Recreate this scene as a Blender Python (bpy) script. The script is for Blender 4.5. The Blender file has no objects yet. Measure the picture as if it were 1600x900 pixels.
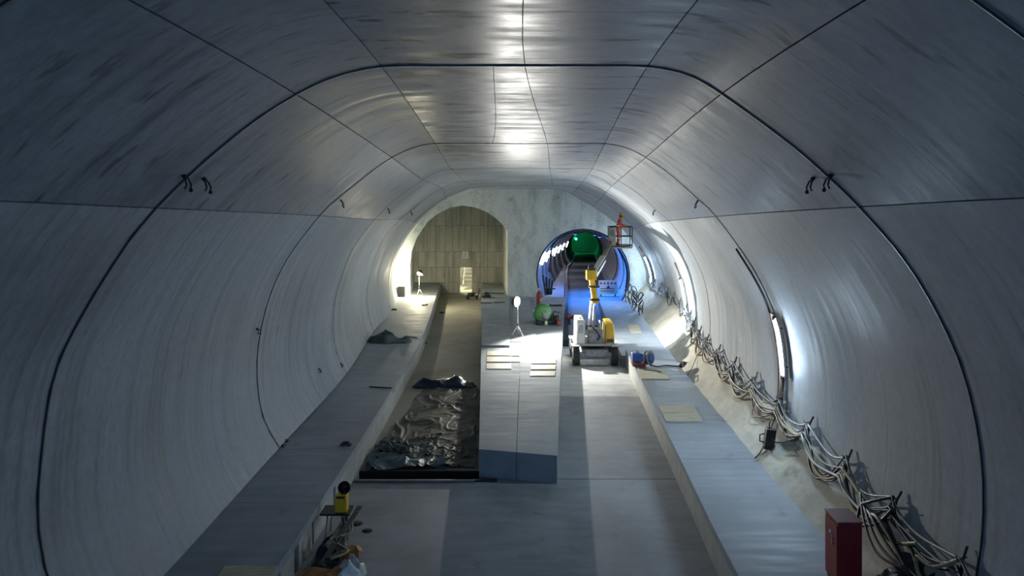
import bpy, math, random
from mathutils import Vector, Matrix, geometry, noise
random.seed(7)
SC = bpy.context.scene
COL = SC.collection
PI = math.pi

# ------------------------------------------------------------------ camera
ZC, F, CX, CY = 7.41, 1244.0, 818.0, 305.0
cam_d = bpy.data.cameras.new('camera'); cam = bpy.data.objects.new('camera', cam_d); COL.objects.link(cam)
cam.location = (0, 0, ZC); cam.rotation_euler = (PI/2, 0, 0)
cam_d.sensor_width = 36; cam_d.lens = 36*F/1600
cam_d.shift_x = (800-CX)/1600; cam_d.shift_y = (CY-450)/1600
cam_d.clip_start = 0.1; cam_d.clip_end = 600
SC.camera = cam
# ------------------------------------------------------------------ world, exposure
w = bpy.data.worlds.new('world'); SC.world = w; w.use_nodes = True
w.node_tree.nodes['Background'].inputs[0].default_value = (0.19, 0.48, 1.0, 1)
w.node_tree.nodes['Background'].inputs[1].default_value = 1.9
SC.view_settings.view_transform = 'Standard'; SC.view_settings.look = 'None'
SC.view_settings.gamma = 1.0; SC.view_settings.use_curve_mapping = False
SC.view_settings.exposure = 0.18
P_FLOOD_A, P_FLOOD_B, E_TUBE, E_TUBE_FAR, P_BLUE, P_GREEN, P_DOOR = 4100, 560, 420, 90, 1700, 70, 380

# ------------------------------------------------------------------ helpers
WL = {}
def P(px, py, d): return Vector(((px-CX)*d/F, d, ZC+(CY-py)*d/F))
def G(px, py, z):
    d = (ZC-z)*F/(py-CY); return P(px, py, d)
def lerp(a, b, t): return a+(b-a)*t
def interp(tab, x):
    if x <= tab[0][0]: return tab[0][1]
    for (a, va), (b, vb) in zip(tab, tab[1:]):
        if x <= b: return lerp(va, vb, (x-a)/(b-a))
    return tab[-1][1]
def link(o, parent=None, loc=(0, 0, 0)):
    COL.objects.link(o); loc = Vector(loc)
    if parent is not None:
        o.parent = parent; o.location = loc-WL[parent.name]
    else: o.location = loc
    WL[o.name] = loc
    return o
def tag(o, label=None, cat=None, group=None, kind=None):
    if label: o['label'] = label
    if cat: o['category'] = cat
    if group: o['group'] = group
    if kind: o['kind'] = kind
    return o
def thing(name, label, cat, loc, group=None):
    o = bpy.data.objects.new(name, None); o.empty_display_size = 0.2
    link(o, None, loc); return tag(o, label, cat, group)
class MB:
    def __init__(s): s.v = []; s.f = []; s.sm = []; s.uv = None
    def add(s, vs, fs, smooth=False):
        n = len(s.v); s.v += [Vector(v) for v in vs]
        s.f += [tuple(i+n for i in f) for f in fs]; s.sm += [smooth]*len(fs); return s
    def box(s, c, d, rz=0, rx=0, ry=0, taper=1.0):
        M = Matrix.Rotation(rz, 3, 'Z') @ Matrix.Rotation(ry, 3, 'Y') @ Matrix.Rotation(rx, 3, 'X'); c = Vector(c)
        vs = []
        for z in (-1, 1):
            k = taper if z > 0 else 1
            for x, y in ((-1, -1), (1, -1), (1, 1), (-1, 1)):
                vs.append(c+M @ Vector((x*d[0]/2*k, y*d[1]/2*k, z*d[2]/2)))
        return s.add(vs, [(0, 3, 2, 1), (4, 5, 6, 7), (0, 1, 5, 4), (1, 2, 6, 5), (2, 3, 7, 6), (3, 0, 4, 7)])
    def beam(s, a, b, w, h, up=(0, 0, 1)):
        a, b = Vector(a), Vector(b); t = (b-a).normalized(); up = Vector(up)
        r = t.cross(up)
        if r.length < 1e-3: r = t.cross(Vector((1, 0, 0)))
        r.normalize(); u = r.cross(t)
        vs = [p+r*(x*w/2)+u*(y*h/2) for p in (a, b) for x, y in ((-1, -1), (1, -1), (1, 1), (-1, 1))]
        return s.add(vs, [(0, 3, 2, 1), (4, 5, 6, 7), (0, 1, 5, 4), (1, 2, 6, 5), (2, 3, 7, 6), (3, 0, 4, 7)])
    def tube(s, pts, r, n=8, caps=True):
        pts = [Vector(p) for p in pts]; rs = r if isinstance(r, (list, tuple)) else [r]*len(pts)
        vs = []; fs = []; u = None
        for i, p in enumerate(pts):
            t = (pts[min(i+1, len(pts)-1)]-pts[max(i-1, 0)])
            t = t.normalized() if t.length > 1e-6 else Vector((0, 0, 1))
            if u is None:
                u = t.cross(Vector((0, 0, 1)) if abs(t.z) < .9 else Vector((1, 0, 0))).normalized()
            else:
                u = (u-t*u.dot(t)); u = u.normalized() if u.length > 1e-6 else t.orthogonal().normalized()
            b = t.cross(u)
            for k in range(n):
                a = 2*PI*k/n; vs.append(p+(u*math.cos(a)+b*math.sin(a))*rs[i])
        for i in range(len(pts)-1):
            for k in range(n):
                fs.append((i*n+k, i*n+(k+1) % n, (i+1)*n+(k+1) % n, (i+1)*n+k))
        s.add(vs, fs, True)
        if caps:
            m = len(s.v)-len(vs)
            s.f += [tuple(m+k for k in range(n-1, -1, -1)), tuple(m+(len(pts)-1)*n+k for k in range(n))]; s.sm += [False, False]
        return s
    def lathe(s, c, axis, prof, n=20):          # prof: list of (along, radius)
        c = Vector(c); t = Vector(axis).normalized(); u = t.orthogonal().normalized(); b = t.cross(u)
        vs = []; fs = []
        for (h, r) in prof:
            for k in range(n):
                a = 2*PI*k/n; vs.append(c+t*h+(u*math.cos(a)+b*math.sin(a))*max(r, 1e-4))
        for i in range(len(prof)-1):
            for k in range(n):
                fs.append((i*n+k, i*n+(k+1) % n, (i+1)*n+(k+1) % n, (i+1)*n+k))
        return s.add(vs, fs, True)
    def ball(s, c, r, n=12, m=8, sq=(1, 1, 1), jit=0, seed=0):
        c = Vector(c); vs = []; fs = []
        for i in range(m+1):
            th = PI*i/m
            for k in range(n):
                a = 2*PI*k/n; d = Vector((math.sin(th)*math.cos(a), math.sin(th)*math.sin(a), math.cos(th)))
                q = 1+jit*noise.noise(d*2.3+Vector((seed*3.1, seed*1.7, seed)))
                vs.append(c+Vector((d.x*sq[0], d.y*sq[1], d.z*sq[2]))*r*q)
        for i in range(m):
            for k in range(n):
                fs.append((i*n+k, (i+1)*n+k, (i+1)*n+(k+1) % n, i*n+(k+1) % n))
        return s.add(vs, fs, True)
    def grid(s, fn, nu, nv, smooth=True):
        vs = [fn(i/nu, j/nv) for j in range(nv+1) for i in range(nu+1)]
        fs = [(j*(nu+1)+i, j*(nu+1)+i+1, (j+1)*(nu+1)+i+1, (j+1)*(nu+1)+i) for j in range(nv) for i in range(nu)]
        return s.add(vs, fs, smooth)
    def build(s, name, mat, parent=None, loc=None, bev=0, uv=None):
        if loc is None:
            if parent is not None: loc = WL[parent.name]
            else:
                n = len(s.v); loc = Vector((sum(v.x for v in s.v)/n, sum(v.y for v in s.v)/n, min(v.z for v in s.v)))
        loc = Vector(loc)
        me = bpy.data.meshes.new(name)
        me.from_pydata([tuple(v-loc) for v in s.v], [], s.f)
        me.polygons.foreach_set('use_smooth', s.sm)
        me.materials.append(mat)
        if uv:
            l = me.uv_layers.new(name='UVMap')
            for lp in me.loops: l.data[lp.index].uv = uv[lp.vertex_index]
        me.update()
        o = bpy.data.objects.new(name, me); link(o, parent, loc)
        if bev:
            m = o.modifiers.new('bevel', 'BEVEL'); m.width = bev; m.segments = 2; m.limit_method = 'ANGLE'
        return o

# ------------------------------------------------------------------ materials
def newmat(name):
    m = bpy.data.materials.new(name); m.use_nodes = True
    nt = m.node_tree; return m, nt, nt.nodes['Principled BSDF']
def N(nt, t, **kw):
    n = nt.nodes.new(t)
    for k, v in kw.items():
        if k in n.inputs: n.inputs[k].default_value = v
        else: setattr(n, k, v)
    return n
def ramp(nt, src, stops):
    r = nt.nodes.new('ShaderNodeValToRGB'); e = r.color_ramp.elements
    while len(e) < len(stops): e.new(0.5)
    for q, (p, c) in zip(e, stops):
        q.position = p; q.color = (c, c, c, 1) if not isinstance(c, tuple) else (*c, 1)
    nt.links.new(src, r.inputs[0]); return r.outputs[0]
def mul(nt, a, b, fac=1.0):
    m = nt.nodes.new('ShaderNodeMix'); m.data_type = 'RGBA'; m.blend_type = 'MULTIPLY'
    m.inputs[0].default_value = fac
    nt.links.new(a, m.inputs[6]); nt.links.new(b, m.inputs[7]); return m.outputs[2]
def mapped(nt, coord, scale, rot=(0, 0, 0), loc=(0, 0, 0)):
    mp = nt.nodes.new('ShaderNodeMapping'); mp.inputs['Scale'].default_value = scale
    mp.inputs['Rotation'].default_value = rot; mp.inputs['Location'].default_value = loc
    nt.links.new(coord, mp.inputs[0]); return mp.outputs[0]
def noise_tex(nt, vec, scale, detail=4, rough=.55):
    n = N(nt, 'ShaderNodeTexNoise', Scale=scale, Detail=detail, Roughness=rough)
    nt.links.new(vec, n.inputs['Vector']); return n.outputs[0]
def plain(name, col, rough=.6, metal=0.0, var=.25, scale=6, coat=0):
    m, nt, b = newmat(name)
    tc = nt.nodes.new('ShaderNodeTexCoord')
    v = noise_tex(nt, tc.outputs['Object'], scale)
    c = ramp(nt, v, [(.3, tuple(x*(1-var) for x in col)), (.7, tuple(min(1, x*(1+var)) for x in col))])
    nt.links.new(c, b.inputs['Base Color'])
    nt.links.new(ramp(nt, v, [(.3, max(.03, rough-.08)), (.7, min(1, rough+.08))]), b.inputs['Roughness'])
    b.inputs['Metallic'].default_value = metal; b.inputs['Coat Weight'].default_value = coat
    return m
def emit(name, col, strength):
    m, nt, b = newmat(name); b.inputs['Base Color'].default_value = (.8, .8, .8, 1)
    b.inputs['Emission Color'].default_value = (*col, 1); b.inputs['Emission Strength'].default_value = strength
    return m
def lining(name, col, rough, bump=.06, spec=.5, contrast=1.0, streak=(.22, 3.2), blot=.45, blot_lo=.60, blot_scale=(.75, 3.0)):
    """cast concrete with circumferential formwork streaks; uv = (arc metres, metres along tunnel)"""
    m, nt, b = newmat(name)
    tc = nt.nodes.new('ShaderNodeTexCoord'); uv = tc.outputs['UV']
    big = noise_tex(nt, mapped(nt, uv, (.22, .16, 1)), 1.0, 5, .6)
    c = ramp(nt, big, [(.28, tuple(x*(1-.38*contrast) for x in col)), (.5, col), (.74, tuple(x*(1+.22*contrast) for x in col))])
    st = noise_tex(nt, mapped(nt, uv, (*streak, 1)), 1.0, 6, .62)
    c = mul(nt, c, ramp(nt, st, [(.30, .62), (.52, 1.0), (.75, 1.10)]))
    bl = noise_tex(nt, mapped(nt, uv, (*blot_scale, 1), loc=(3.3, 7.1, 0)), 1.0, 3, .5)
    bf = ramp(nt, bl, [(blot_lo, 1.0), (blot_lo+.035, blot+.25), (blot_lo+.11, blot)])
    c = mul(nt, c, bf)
    fine = noise_tex(nt, mapped(nt, uv, (6, 9, 1)), 1.0, 6, .7)
    c = mul(nt, c, ramp(nt, fine, [(.3, .80), (.6, 1.04)]))
    nt.links.new(c, b.inputs['Base Color'])
    ro = N(nt, 'ShaderNodeMath', operation='MULTIPLY'); nt.links.new(ramp(nt, st, [(.3, rough-.08), (.7, rough+.2)]), ro.inputs[0]); nt.links.new(ramp(nt, big, [(.35, .8), (.65, 1.35)]), ro.inputs[1])
    nt.links.new(ro.outputs[0], b.inputs['Roughness'])
    bp = N(nt, 'ShaderNodeBump', Strength=bump, Distance=.03)
    nt.links.new(st, bp.inputs['Height']); nt.links.new(bp.outputs[0], b.inputs['Normal'])
    b.inputs['Specular IOR Level'].default_value = spec
    return m
def slabmat(name, col, rough=.55, axis=(.5, 2.2, 1), bump=.15, spots=True):
    """floated concrete slab: brush marks across, damp blotches; object = world metres"""
    m, nt, b = newmat(name)
    tc = nt.nodes.new('ShaderNodeTexCoord'); g = nt.nodes.new('ShaderNodeNewGeometry'); pos = g.outputs['Position']
    big = noise_tex(nt, mapped(nt, pos, (.35, .22, .35)), 1.0, 5, .6)
    c = ramp(nt, big, [(.3, tuple(x*.68 for x in col)), (.52, col), (.75, tuple(x*1.2 for x in col))])
    br = noise_tex(nt, mapped(nt, pos, axis), 1.6, 6, .65)
    c = mul(nt, c, ramp(nt, br, [(.32, .78), (.6, 1.06)]))
    if spots:
        sp = noise_tex(nt, mapped(nt, pos, (1.1, .9, 1)), 1.3, 3, .5)
        c = mul(nt, c, ramp(nt, sp, [(.66, 1.0), (.76, .6)]))
    nt.links.new(c, b.inputs['Base Color'])
    nt.links.new(ramp(nt, br, [(.3, rough-.1), (.7, rough+.15)]), b.inputs['Roughness'])
    bp = N(nt, 'ShaderNodeBump', Strength=bump, Distance=.03)
    nt.links.new(br, bp.inputs['Height']); nt.links.new(bp.outputs[0], b.inputs['Normal'])
    return m
def wood(name, col):
    m, nt, b = newmat(name); tc = nt.nodes.new('ShaderNodeTexCoord')
    v = noise_tex(nt, mapped(nt, tc.outputs['Object'], (1.5, 12, 6)), 1.5, 5, .6)
    c = ramp(nt, v, [(.3, tuple(x*.6 for x in col)), (.6, col), (.8, tuple(min(1, x*1.15) for x in col))])
    nt.links.new(c, b.inputs['Base Color']); b.inputs['Roughness'].default_value = .7
    return m
def sheet(name, col, rough=.28, alpha=1.0, spec=.25):
    m, nt, b = newmat(name); tc = nt.nodes.new('ShaderNodeTexCoord')
    v = noise_tex(nt, tc.outputs['Object'], 1.4, 6, .65)
    c = ramp(nt, v, [(.3, tuple(x*.45 for x in col)), (.55, col), (.8, tuple(min(1, x*1.5) for x in col))])
    nt.links.new(c, b.inputs['Base Color']); b.inputs['Roughness'].default_value = rough
    b.inputs['Alpha'].default_value = alpha; b.inputs['Specular IOR Level'].default_value = spec
    bp = N(nt, 'ShaderNodeBump', Strength=.5, Distance=.05)
    v2 = noise_tex(nt, tc.outputs['Object'], 4.5, 4, .6)
    nt.links.new(v2, bp.inputs['Height']); nt.links.new(bp.outputs[0], b.inputs['Normal'])
    return m
M = {}
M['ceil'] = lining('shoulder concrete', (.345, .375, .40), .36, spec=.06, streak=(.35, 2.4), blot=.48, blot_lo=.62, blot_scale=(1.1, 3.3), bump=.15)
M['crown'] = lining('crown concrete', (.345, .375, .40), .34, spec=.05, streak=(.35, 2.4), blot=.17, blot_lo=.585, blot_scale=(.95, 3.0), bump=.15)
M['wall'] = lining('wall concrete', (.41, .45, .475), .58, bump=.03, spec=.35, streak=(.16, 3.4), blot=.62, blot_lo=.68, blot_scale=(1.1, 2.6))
M['head'] = lining('headwall concrete', (.66, .69, .65), .75, contrast=.4, streak=(1.1, .5), blot=.6, blot_lo=.66, blot_scale=(1, 1))
M['board'] = lining('board marked concrete', (.52, .51, .43), .8, streak=(3.0, .18), blot=.65, blot_lo=.66, blot_scale=(1.6, .5))
M['tun'] = lining('far tunnel concrete', (.40, .42, .44), .45)
M['back'] = plain('joint shadow', (.05, .052, .055), .9)
M['seal'] = plain('black rubber seal', (.012, .014, .018), .5)
M['bench'] = slabmat('walkway concrete', (.33, .365, .395), .6, axis=(.35, 2.4, 1))
M['fascia'] = slabmat('fascia concrete', (.46, .47, .43), .6, axis=(1, 1.2, 2), spots=False)
M['floor'] = slabmat('invert concrete', (.34, .36, .37), .7, axis=(.6, 1.6, 1))
M['floor_l'] = slabmat('left track concrete', (.33, .31, .25), .7, axis=(.5, 1.8, 1))
M['floor_p'] = slabmat('pale slab concrete', (.62, .63, .62), .75, axis=(.6, 1.6, 1))  # paler colour for one slab of the right track
M['plat'] = slabmat('platform concrete', (.34, .38, .40), .85, axis=(.5, 2.0, 1))
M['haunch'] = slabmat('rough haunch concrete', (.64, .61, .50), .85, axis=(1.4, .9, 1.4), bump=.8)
M['ply'] = wood('plywood', (.62, .56, .40)); M['plank'] = wood('grey plank', (.22, .20, .17))
M['black'] = plain('black rubber', (.018, .018, .02), .5); M['dark'] = plain('dark steel', (.05, .052, .055), .45, .5)
M['cable_b'] = plain('black cable', (.025, .025, .03), .45); M['cable_g'] = plain('pale grey cable', (.27, .27, .27), .5)
M['cable_t'] = plain('tan hose', (.40, .30, .16), .6); M['cable_r'] = plain('brown cable', (.16, .09, .06), .5)
M['rebar'] = plain('rusty rebar', (.07, .06, .06), .7, .3)
M['yellow'] = plain('yellow paint', (.85, .50, .015), .4, var=.12); M['white'] = plain('white paint', (.75, .75, .73), .4, var=.1)
M['grey'] = plain('grey paint', (.30, .31, .32), .5); M['lgrey'] = plain('light grey steel', (.45, .45, .43), .4, .4)
M['tyre'] = plain('tyre rubber', (.06, .06, .058), .8); M['red'] = plain('red paint', (.33, .02, .02), .45, var=.15)
M['redl'] = plain('faded red', (.30, .06, .05), .6); M['green'] = plain('green paint', (.10, .30, .09), .45); M['blue'] = plain('blue paint', (.03, .10, .38), .4)
M['orange'] = plain('orange cloth', (.62, .10, .04), .85, scale=14); M['skin'] = plain('skin', (.5, .28, .19), .6); M['helmet'] = plain('yellow helmet', (.9, .55, .05), .35)
M['reflect'] = plain('reflective tape', (.6, .62, .55), .4); M['boot'] = plain('boot leather', (.04, .03, .025), .7)
M['sheet'] = sheet('clear dusty plastic', (.15, .145, .12), .6, spec=.12); M['sheet_d'] = sheet('dark blue plastic', (.025, .035, .055), .3)
M['sheet_b'] = sheet('blue grey plastic', (.10, .16, .20), .5, spec=.15); M['sheet_w'] = sheet('white plastic', (.75, .78, .80), .35)
M['tarp'] = sheet('grey green tarp', (.09, .11, .11), .6, spec=.1); M['card'] = plain('cardboard', (.38, .17, .05), .8)
M['sign'] = plain('white sign', (.8, .8, .76), .5, var=.05); M['print_red'] = plain('red print', (.7, .05, .04), .5, var=.05); M['print_dark'] = plain('dark print', (.08, .09, .12), .6)
M['stain'] = plain('dark dirt', (.02, .02, .02), .9)
M['glow'] = emit('flood glass', (1, .90, .68), 60); M['tube'] = emit('cold tube', (.58, .78, 1), E_TUBE)
M['tube_far'] = emit('far tube', (.80, .80, 1), E_TUBE_FAR); M['glow_b'] = emit('blue lens', (.01, .12, 1), 1.5); M['glow_g'] = emit('green lens', (.02, 1, .25), 30)
# ================================================================== SETTING
# rings of the vault: distance, then outline; '|' marks the joints (base, spring, shoulder joint, crown edge, crown joint, ...)
RINGS = [
 (11.3, [(130,1040),(73,897),(60,830),(59,765),(80,600),(123,500),(200,377),'|',(243,325),(296,272),(344,230),(400,186),'|',(462,147),(520,120),'|',(596,103),(700,102),'|',(820,102),(930,102),'|',(1012,103),(1075,116),'|',(1128,146),(1240,228),(1312,292),'|',(1343,323),(1420,413),(1487,533),(1520,633),(1536,740),(1534,850),(1518,939)]),
 (20.8, [(437,700),(415,663),(405,627),(401,571),(407,517),(423,457),(451,400),'|',(499,337),(525,312),(555,288),(585,264),'|',(612,246),(645,231),'|',(680,224),(765,224),'|',(855,224),(905,224),'|',(945,224),(980,231),'|',(1009,246),(1047,272),(1094,314),'|',(1119,338),(1173,413),(1207,480),(1220,530),(1225,590),(1220,649)]),
 (29.3, [(541,585),(528,560),(521,530),(520,500),(525,460),(547,397),(564,369),'|',(585,343),(610,318),(634,300),'|',(661,281),(680,270),'|',(705,264),(780,263),'|',(859,263),(895,263),'|',(925,264),(947,270),'|',(966,282),(998,303),(1023,325),'|',(1045,345),(1067,372),(1087,405),(1102,443),(1109,490),(1109,526),(1106,550)]),
 (38.4, [(584,518),(578,502),(573,470),(574,450),(582,417),(595,381),(607,363),'|',(625,343),(645,327),(668,308),'|',(690,294),(706,287),'|',(726,283),(790,281),'|',(862,281),(888,282),'|',(910,284),(930,291),'|',(947,300),(978,320),(1000,337),'|',(1013,349),(1036,378),(1055,410),(1067,445),(1072,475),(1071,492)]),
 (45.4, [(611,488),(607,462),(607,436),(609,423),(615,400),(622,385),(630,370),'|',(647,347),(664,331),(680,319),'|',(696,309),(718,299),'|',(740,293),(800,290),'|',(862,290),(882,291),'|',(902,294),(922,303),'|',(938,311),(963,329),(982,346),'|',(993,357),(1013,382),(1030,410),(1039,440),(1039,463)]),
 (52.3, [(622,463),(617,440),(616,420),(618,410),(625,392),(632,380),(640,368),'|',(655,350),(668,337),(682,325),'|',(698,314),(718,305),'|',(742,298),(800,295),'|',(858,295),(872,297),'|',(893,304),(910,314),'|',(926,323),(948,338),(965,352),'|',(978,364),(997,392),(1008,420),(1010,442)]),
]
SEG_N = [14, 8, 5, 5, 5, 5, 8, 14]
def catmull(pts, n):
    out = []
    L = len(pts)
    for i in range(L-1):
        p0, p1, p2, p3 = pts[max(i-1, 0)], pts[i], pts[i+1], pts[min(i+2, L-1)]
        for k in range(n):
            t = k/n
            out.append(.5*((2*p1)+(p2-p0)*t+(2*p0-5*p1+4*p2-p3)*t*t+(3*p1-p0-3*p2+p3)*t**3))
    out.append(pts[-1]); return out
def resample(pl, n):
    d = [0]
    for a, b in zip(pl, pl[1:]): d.append(d[-1]+(b-a).length)
    out = []; j = 0
    for k in range(n+1):
        s = d[-1]*k/n
        while j < len(pl)-2 and d[j+1] < s: j += 1
        q = (s-d[j])/max(d[j+1]-d[j], 1e-9); out.append(pl[j].lerp(pl[j+1], min(max(q, 0), 1)))
    return out
SECT = []
for d, raw in RINGS:
    pts = []; marks = [0]
    for e in raw:
        if e == '|': marks.append(len(pts))
        else:
            p = P(e[0], e[1], d); pts.append(Vector((p.x, p.z)))
    marks.append(len(pts)-1)
    K = 8; cur = catmull(pts, K); sec = []
    for (a, b), n in zip(zip(marks, marks[1:]), SEG_N):
        r = resample(cur[a*K:b*K+1], n); sec += r if not sec else r[1:]
    SECT.append((d, sec))
base_sec = SECT[0][1]
near = [Vector((p.x*1.0, p.y+(.18 if p.y > 5 else .18*max(0, (p.y-1)/4)))) for p in base_sec]
SECT = [(-14, near), (-6, near), (5.6, near)]+SECT
NS = len(near); MARK = [0]
for n in SEG_N: MARK.append(MARK[-1]+n)
ARC = [0]
for a, b in zip(SECT[4][1], SECT[4][1][1:]): ARC.append(ARC[-1]+(b-a).length)
def sect_at(i, y):
    """profile point i at distance y (smooth along the tunnel)"""
    ds = [s[0] for s in SECT]
    k = 0
    while k < len(ds)-2 and y > ds[k+1]: k += 1
    y0, y1 = ds[k], ds[k+1]; p0, p1 = SECT[k][1][i], SECT[k+1][1][i]
    t = min(max((y-y0)/(y1-y0), 0), 1); h = y1-y0
    def slope(j):
        if j <= 1: return Vector((0, 0))
        if j == len(ds)-1: return (SECT[j][1][i]-SECT[j-1][1][i])/(ds[j]-ds[j-1])
        return (SECT[j+1][1][i]-SECT[j-1][1][i])/(ds[j+1]-ds[j-1])
    m0, m1 = slope(k)*h, slope(k+1)*h
    return p0*(2*t**3-3*t*t+1)+m0*(t**3-2*t*t+t)+p1*(-2*t**3+3*t*t)+m1*(t**3-t*t)
def wall_x(z, y, side):
    """x of the lining at height z"""
    seg = range(MARK[0], MARK[1]+6) if side < 0 else range(MARK[7]-6, MARK[8])
    best = None
    for i in seg:
        a, b = sect_at(i, y), sect_at(i+1, y)
        lo, hi = (a, b) if a.y < b.y else (b, a)
        if lo.y <= z <= hi.y: return lerp(lo.x, hi.x, (z-lo.y)/max(hi.y-lo.y, 1e-6))
        if best is None or abs(a.y-z) < abs(best.y-z): best = a
    return best.x
def surf(u, y, off=0.0):
    """u = profile index (float)"""
    i = min(int(u), NS-2); t = u-i
    a, b = sect_at(i, y), sect_at(i+1, y); p = a.lerp(b, t); q = (b-a).normalized()
    n = Vector((-q.y, q.x))            # outward
    return Vector((p.x+n.x*off, y, p.y+n.y*off))
def arc(u): i = min(int(u), NS-2); return lerp(ARC[i], ARC[i+1], u-i)
def panel(ua, ub, ya, yb, mat, parent, gu=.008, gy=.006, lift=0.0):
    sk = lambda q, y: lerp(q[0], q[1], (y-11.3)/9.5) if isinstance(q, tuple) else q
    fa, fb = ua, ub; ua, ub = sk(fa, ya), sk(fb, ya)
    du = gu/((arc(ub)-arc(ua))/(ub-ua)); ua2, ub2, ya2, yb2 = ua+du, ub-du, ya+gy, yb-gy
    nu = max(2, int(round(ub-ua))); ny = max(2, min(6, int((yb-ya)/1.6)))
    mb = MB(); uvs = []
    for j in range(ny+1):
        for i in range(nu+1):
            y = lerp(ya2, yb2, j/ny); u = lerp(sk(fa, y)+du, sk(fb, y)-du, i/nu)
            mb.v.append(surf(u, y, -lift)); uvs.append((arc(u), y))
    for j in range(ny):
        for i in range(nu):
            a = j*(nu+1)+i; mb.f.append((a, a+nu+1, a+nu+2, a+1)); mb.sm.append(True)
    rim = [i for i in range(nu+1)]+[(j)*(nu+1)+nu for j in range(1, ny+1)]+[ny*(nu+1)+i for i in range(nu-1, -1, -1)]+[j*(nu+1) for j in range(ny-1, 0, -1)]
    n0 = len(mb.v)
    for r in rim:
        j, i = divmod(r, nu+1); y = lerp(ya2, yb2, j/ny); u = lerp(sk(fa, y)+du, sk(fb, y)-du, i/nu)
        mb.v.append(surf(u, y, -lift)); mb.v.append(surf(u, y, .05)); uvs += [(arc(u), y)]*2
    for k in range(len(rim)):
        a, b = n0+2*k, n0+2*((k+1) % len(rim)); mb.f.append((a, b, b+1, a+1)); mb.sm.append(False)
    return mb.build('lining_panel', mat, parent, uv=uvs)
def backing(name, ua, ub, mat):
    mb = MB(); ys = [-14, -10, -6, -1, 5.6, 8.5, 11.3, 14, 17.5, 20.8, 25, 29.3, 34, 38.4, 42, 45.4, 49, 52.5]; nu = int(ub-ua)
    for y in ys:
        for i in range(nu+1): mb.v.append(surf(ua+i, y, .045))
    for j in range(len(ys)-1):
        for i in range(nu):
            a = j*(nu+1)+i; mb.f.append((a, a+nu+1, a+nu+2, a+1)); mb.sm.append(True)
    return tag(mb.build(name, mat, None, loc=(0, 0, 0)), kind='structure')
wall_left = tag(backing('wall_left', MARK[0], MARK[1], M['back']), 'streaked grey concrete lining of the left tunnel wall below the spring joint')
ceiling = tag(backing('ceiling', MARK[1], MARK[7], M['back']), 'smooth grey concrete vault with dark formwork marks and joints')
wall_right = tag(backing('wall_right', MARK[7], MARK[8], M['back']), 'grey concrete lining of the right tunnel wall with cables and tube lights')
RY = [-14, -6, 5.6, 11.3, 20.8, 29.3, 38.4, 45.4, 52.3]
for ya, yb in zip(RY, RY[1:]):
    for par, k in ((wall_left, 0), (wall_right, 7)):
        n = 3 if yb > 8 and ya < 40 else 1
        for q in range(n):
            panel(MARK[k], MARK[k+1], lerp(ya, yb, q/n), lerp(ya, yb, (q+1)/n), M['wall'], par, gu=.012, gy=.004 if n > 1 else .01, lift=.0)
    mid = {5.6: 8.5, 11.3: 13.6, 20.8: 25.5}.get(ya)
    spans = [(ya, yb)] if mid is None else [(ya, mid), (mid, yb)]
    for a, b in spans:
        for k in range(1, 7):
            cuts = [MARK[k], MARK[k+1]] if not (k == 3 and ya == 11.3) else [MARK[3], (MARK[3]+3.9, MARK[3]+2.57), MARK[4]]
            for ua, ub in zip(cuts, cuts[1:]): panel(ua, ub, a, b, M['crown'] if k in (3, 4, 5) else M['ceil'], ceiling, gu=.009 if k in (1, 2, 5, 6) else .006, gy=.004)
# rubber joint seals round the rings
def ring_strip(name, y, wd, th, label, u0=0, u1=NS-1):
    mb = MB(); us = [u0+(u1-u0)*k/110 for k in range(111)]
    for u in us:
        for (dy, off) in ((-wd/2, .03), (-wd/2*.7, -th), (wd/2*.7, -th), (wd/2, .03)):
            mb.v.append(surf(u, y+dy, off))
    for k in range(len(us)-1):
        for e in range(3): a = k*4+e; mb.f.append((a, a+1, a+5, a+4)); mb.sm.append(e == 1)
    return tag(mb.build(name, M['seal'], None, loc=(0, 0, 0)), label, kind='structure')
ring_strip('trim_1', 5.6, .045, .012, 'nearest black joint seal crossing the upper corners of the vault')
ring_strip('trim_2', 11.3, .060, .018, 'thick black joint seal arching round the nearest full ring')
ring_strip('trim_3', 20.8, .055, .014, 'black joint seal of the second ring with the tube light')
ring_strip('trim_4', 29.3, .035, .008, 'thin joint seal of the third ring')
ring_strip('trim_5', 38.4, .035, .008, 'thin joint seal of the fourth ring')
ring_strip('trim_6', 45.4, .03, .008, 'thin joint seal of the last ring before the headwall')

# ---- headwall with two openings
HW = 52.3
LT_OPEN = [(641,470),(640,440),(640,415),(643,393),(652,370),(668,347),(684,334),(702,325),(722,321),(742,324),(760,331),(776,342),(787,352),(793,360),(793,400),(793,440),(793,470)]
lt = [P(x, y, HW) for x, y in LT_OPEN]
lt = [Vector((lt[0].x+.05, HW, -.4))]+lt+[Vector((lt[-1].x, HW, -.4))]
RC, RZ, RR = 3.91, 2.12, 3.09        # right tunnel centre, height, radius
def rt_loop(d, r=RR, n=28):
    k = d-HW; cx = RC+.0778*k; cz = RZ-.0478*k
    return [Vector((cx-r*math.cos(a), d, cz+r*math.sin(a))) for a in [(-.75+(PI+1.5)*i/n) for i in range(n+1)]]
rt = rt_loop(HW); rt = [Vector((rt[0].x, HW, -.4))]+rt+[Vector((rt[-1].x, HW, -.4))]
outer = [surf(i, HW, .06) for i in range(0, NS, 2)]
outer = [Vector((outer[0].x, HW, -.8))]+outer+[Vector((outer[-1].x, HW, -.8))]
loops = [outer, lt, rt]; flat = [v for l in loops for v in l]
tri = geometry.tessellate_polygon([[Vector((v.x, v.z, 0)) for v in l] for l in loops])
hw = MB(); hw.add(flat, [tuple(t) for t in tri])
n0 = len(flat)
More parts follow.
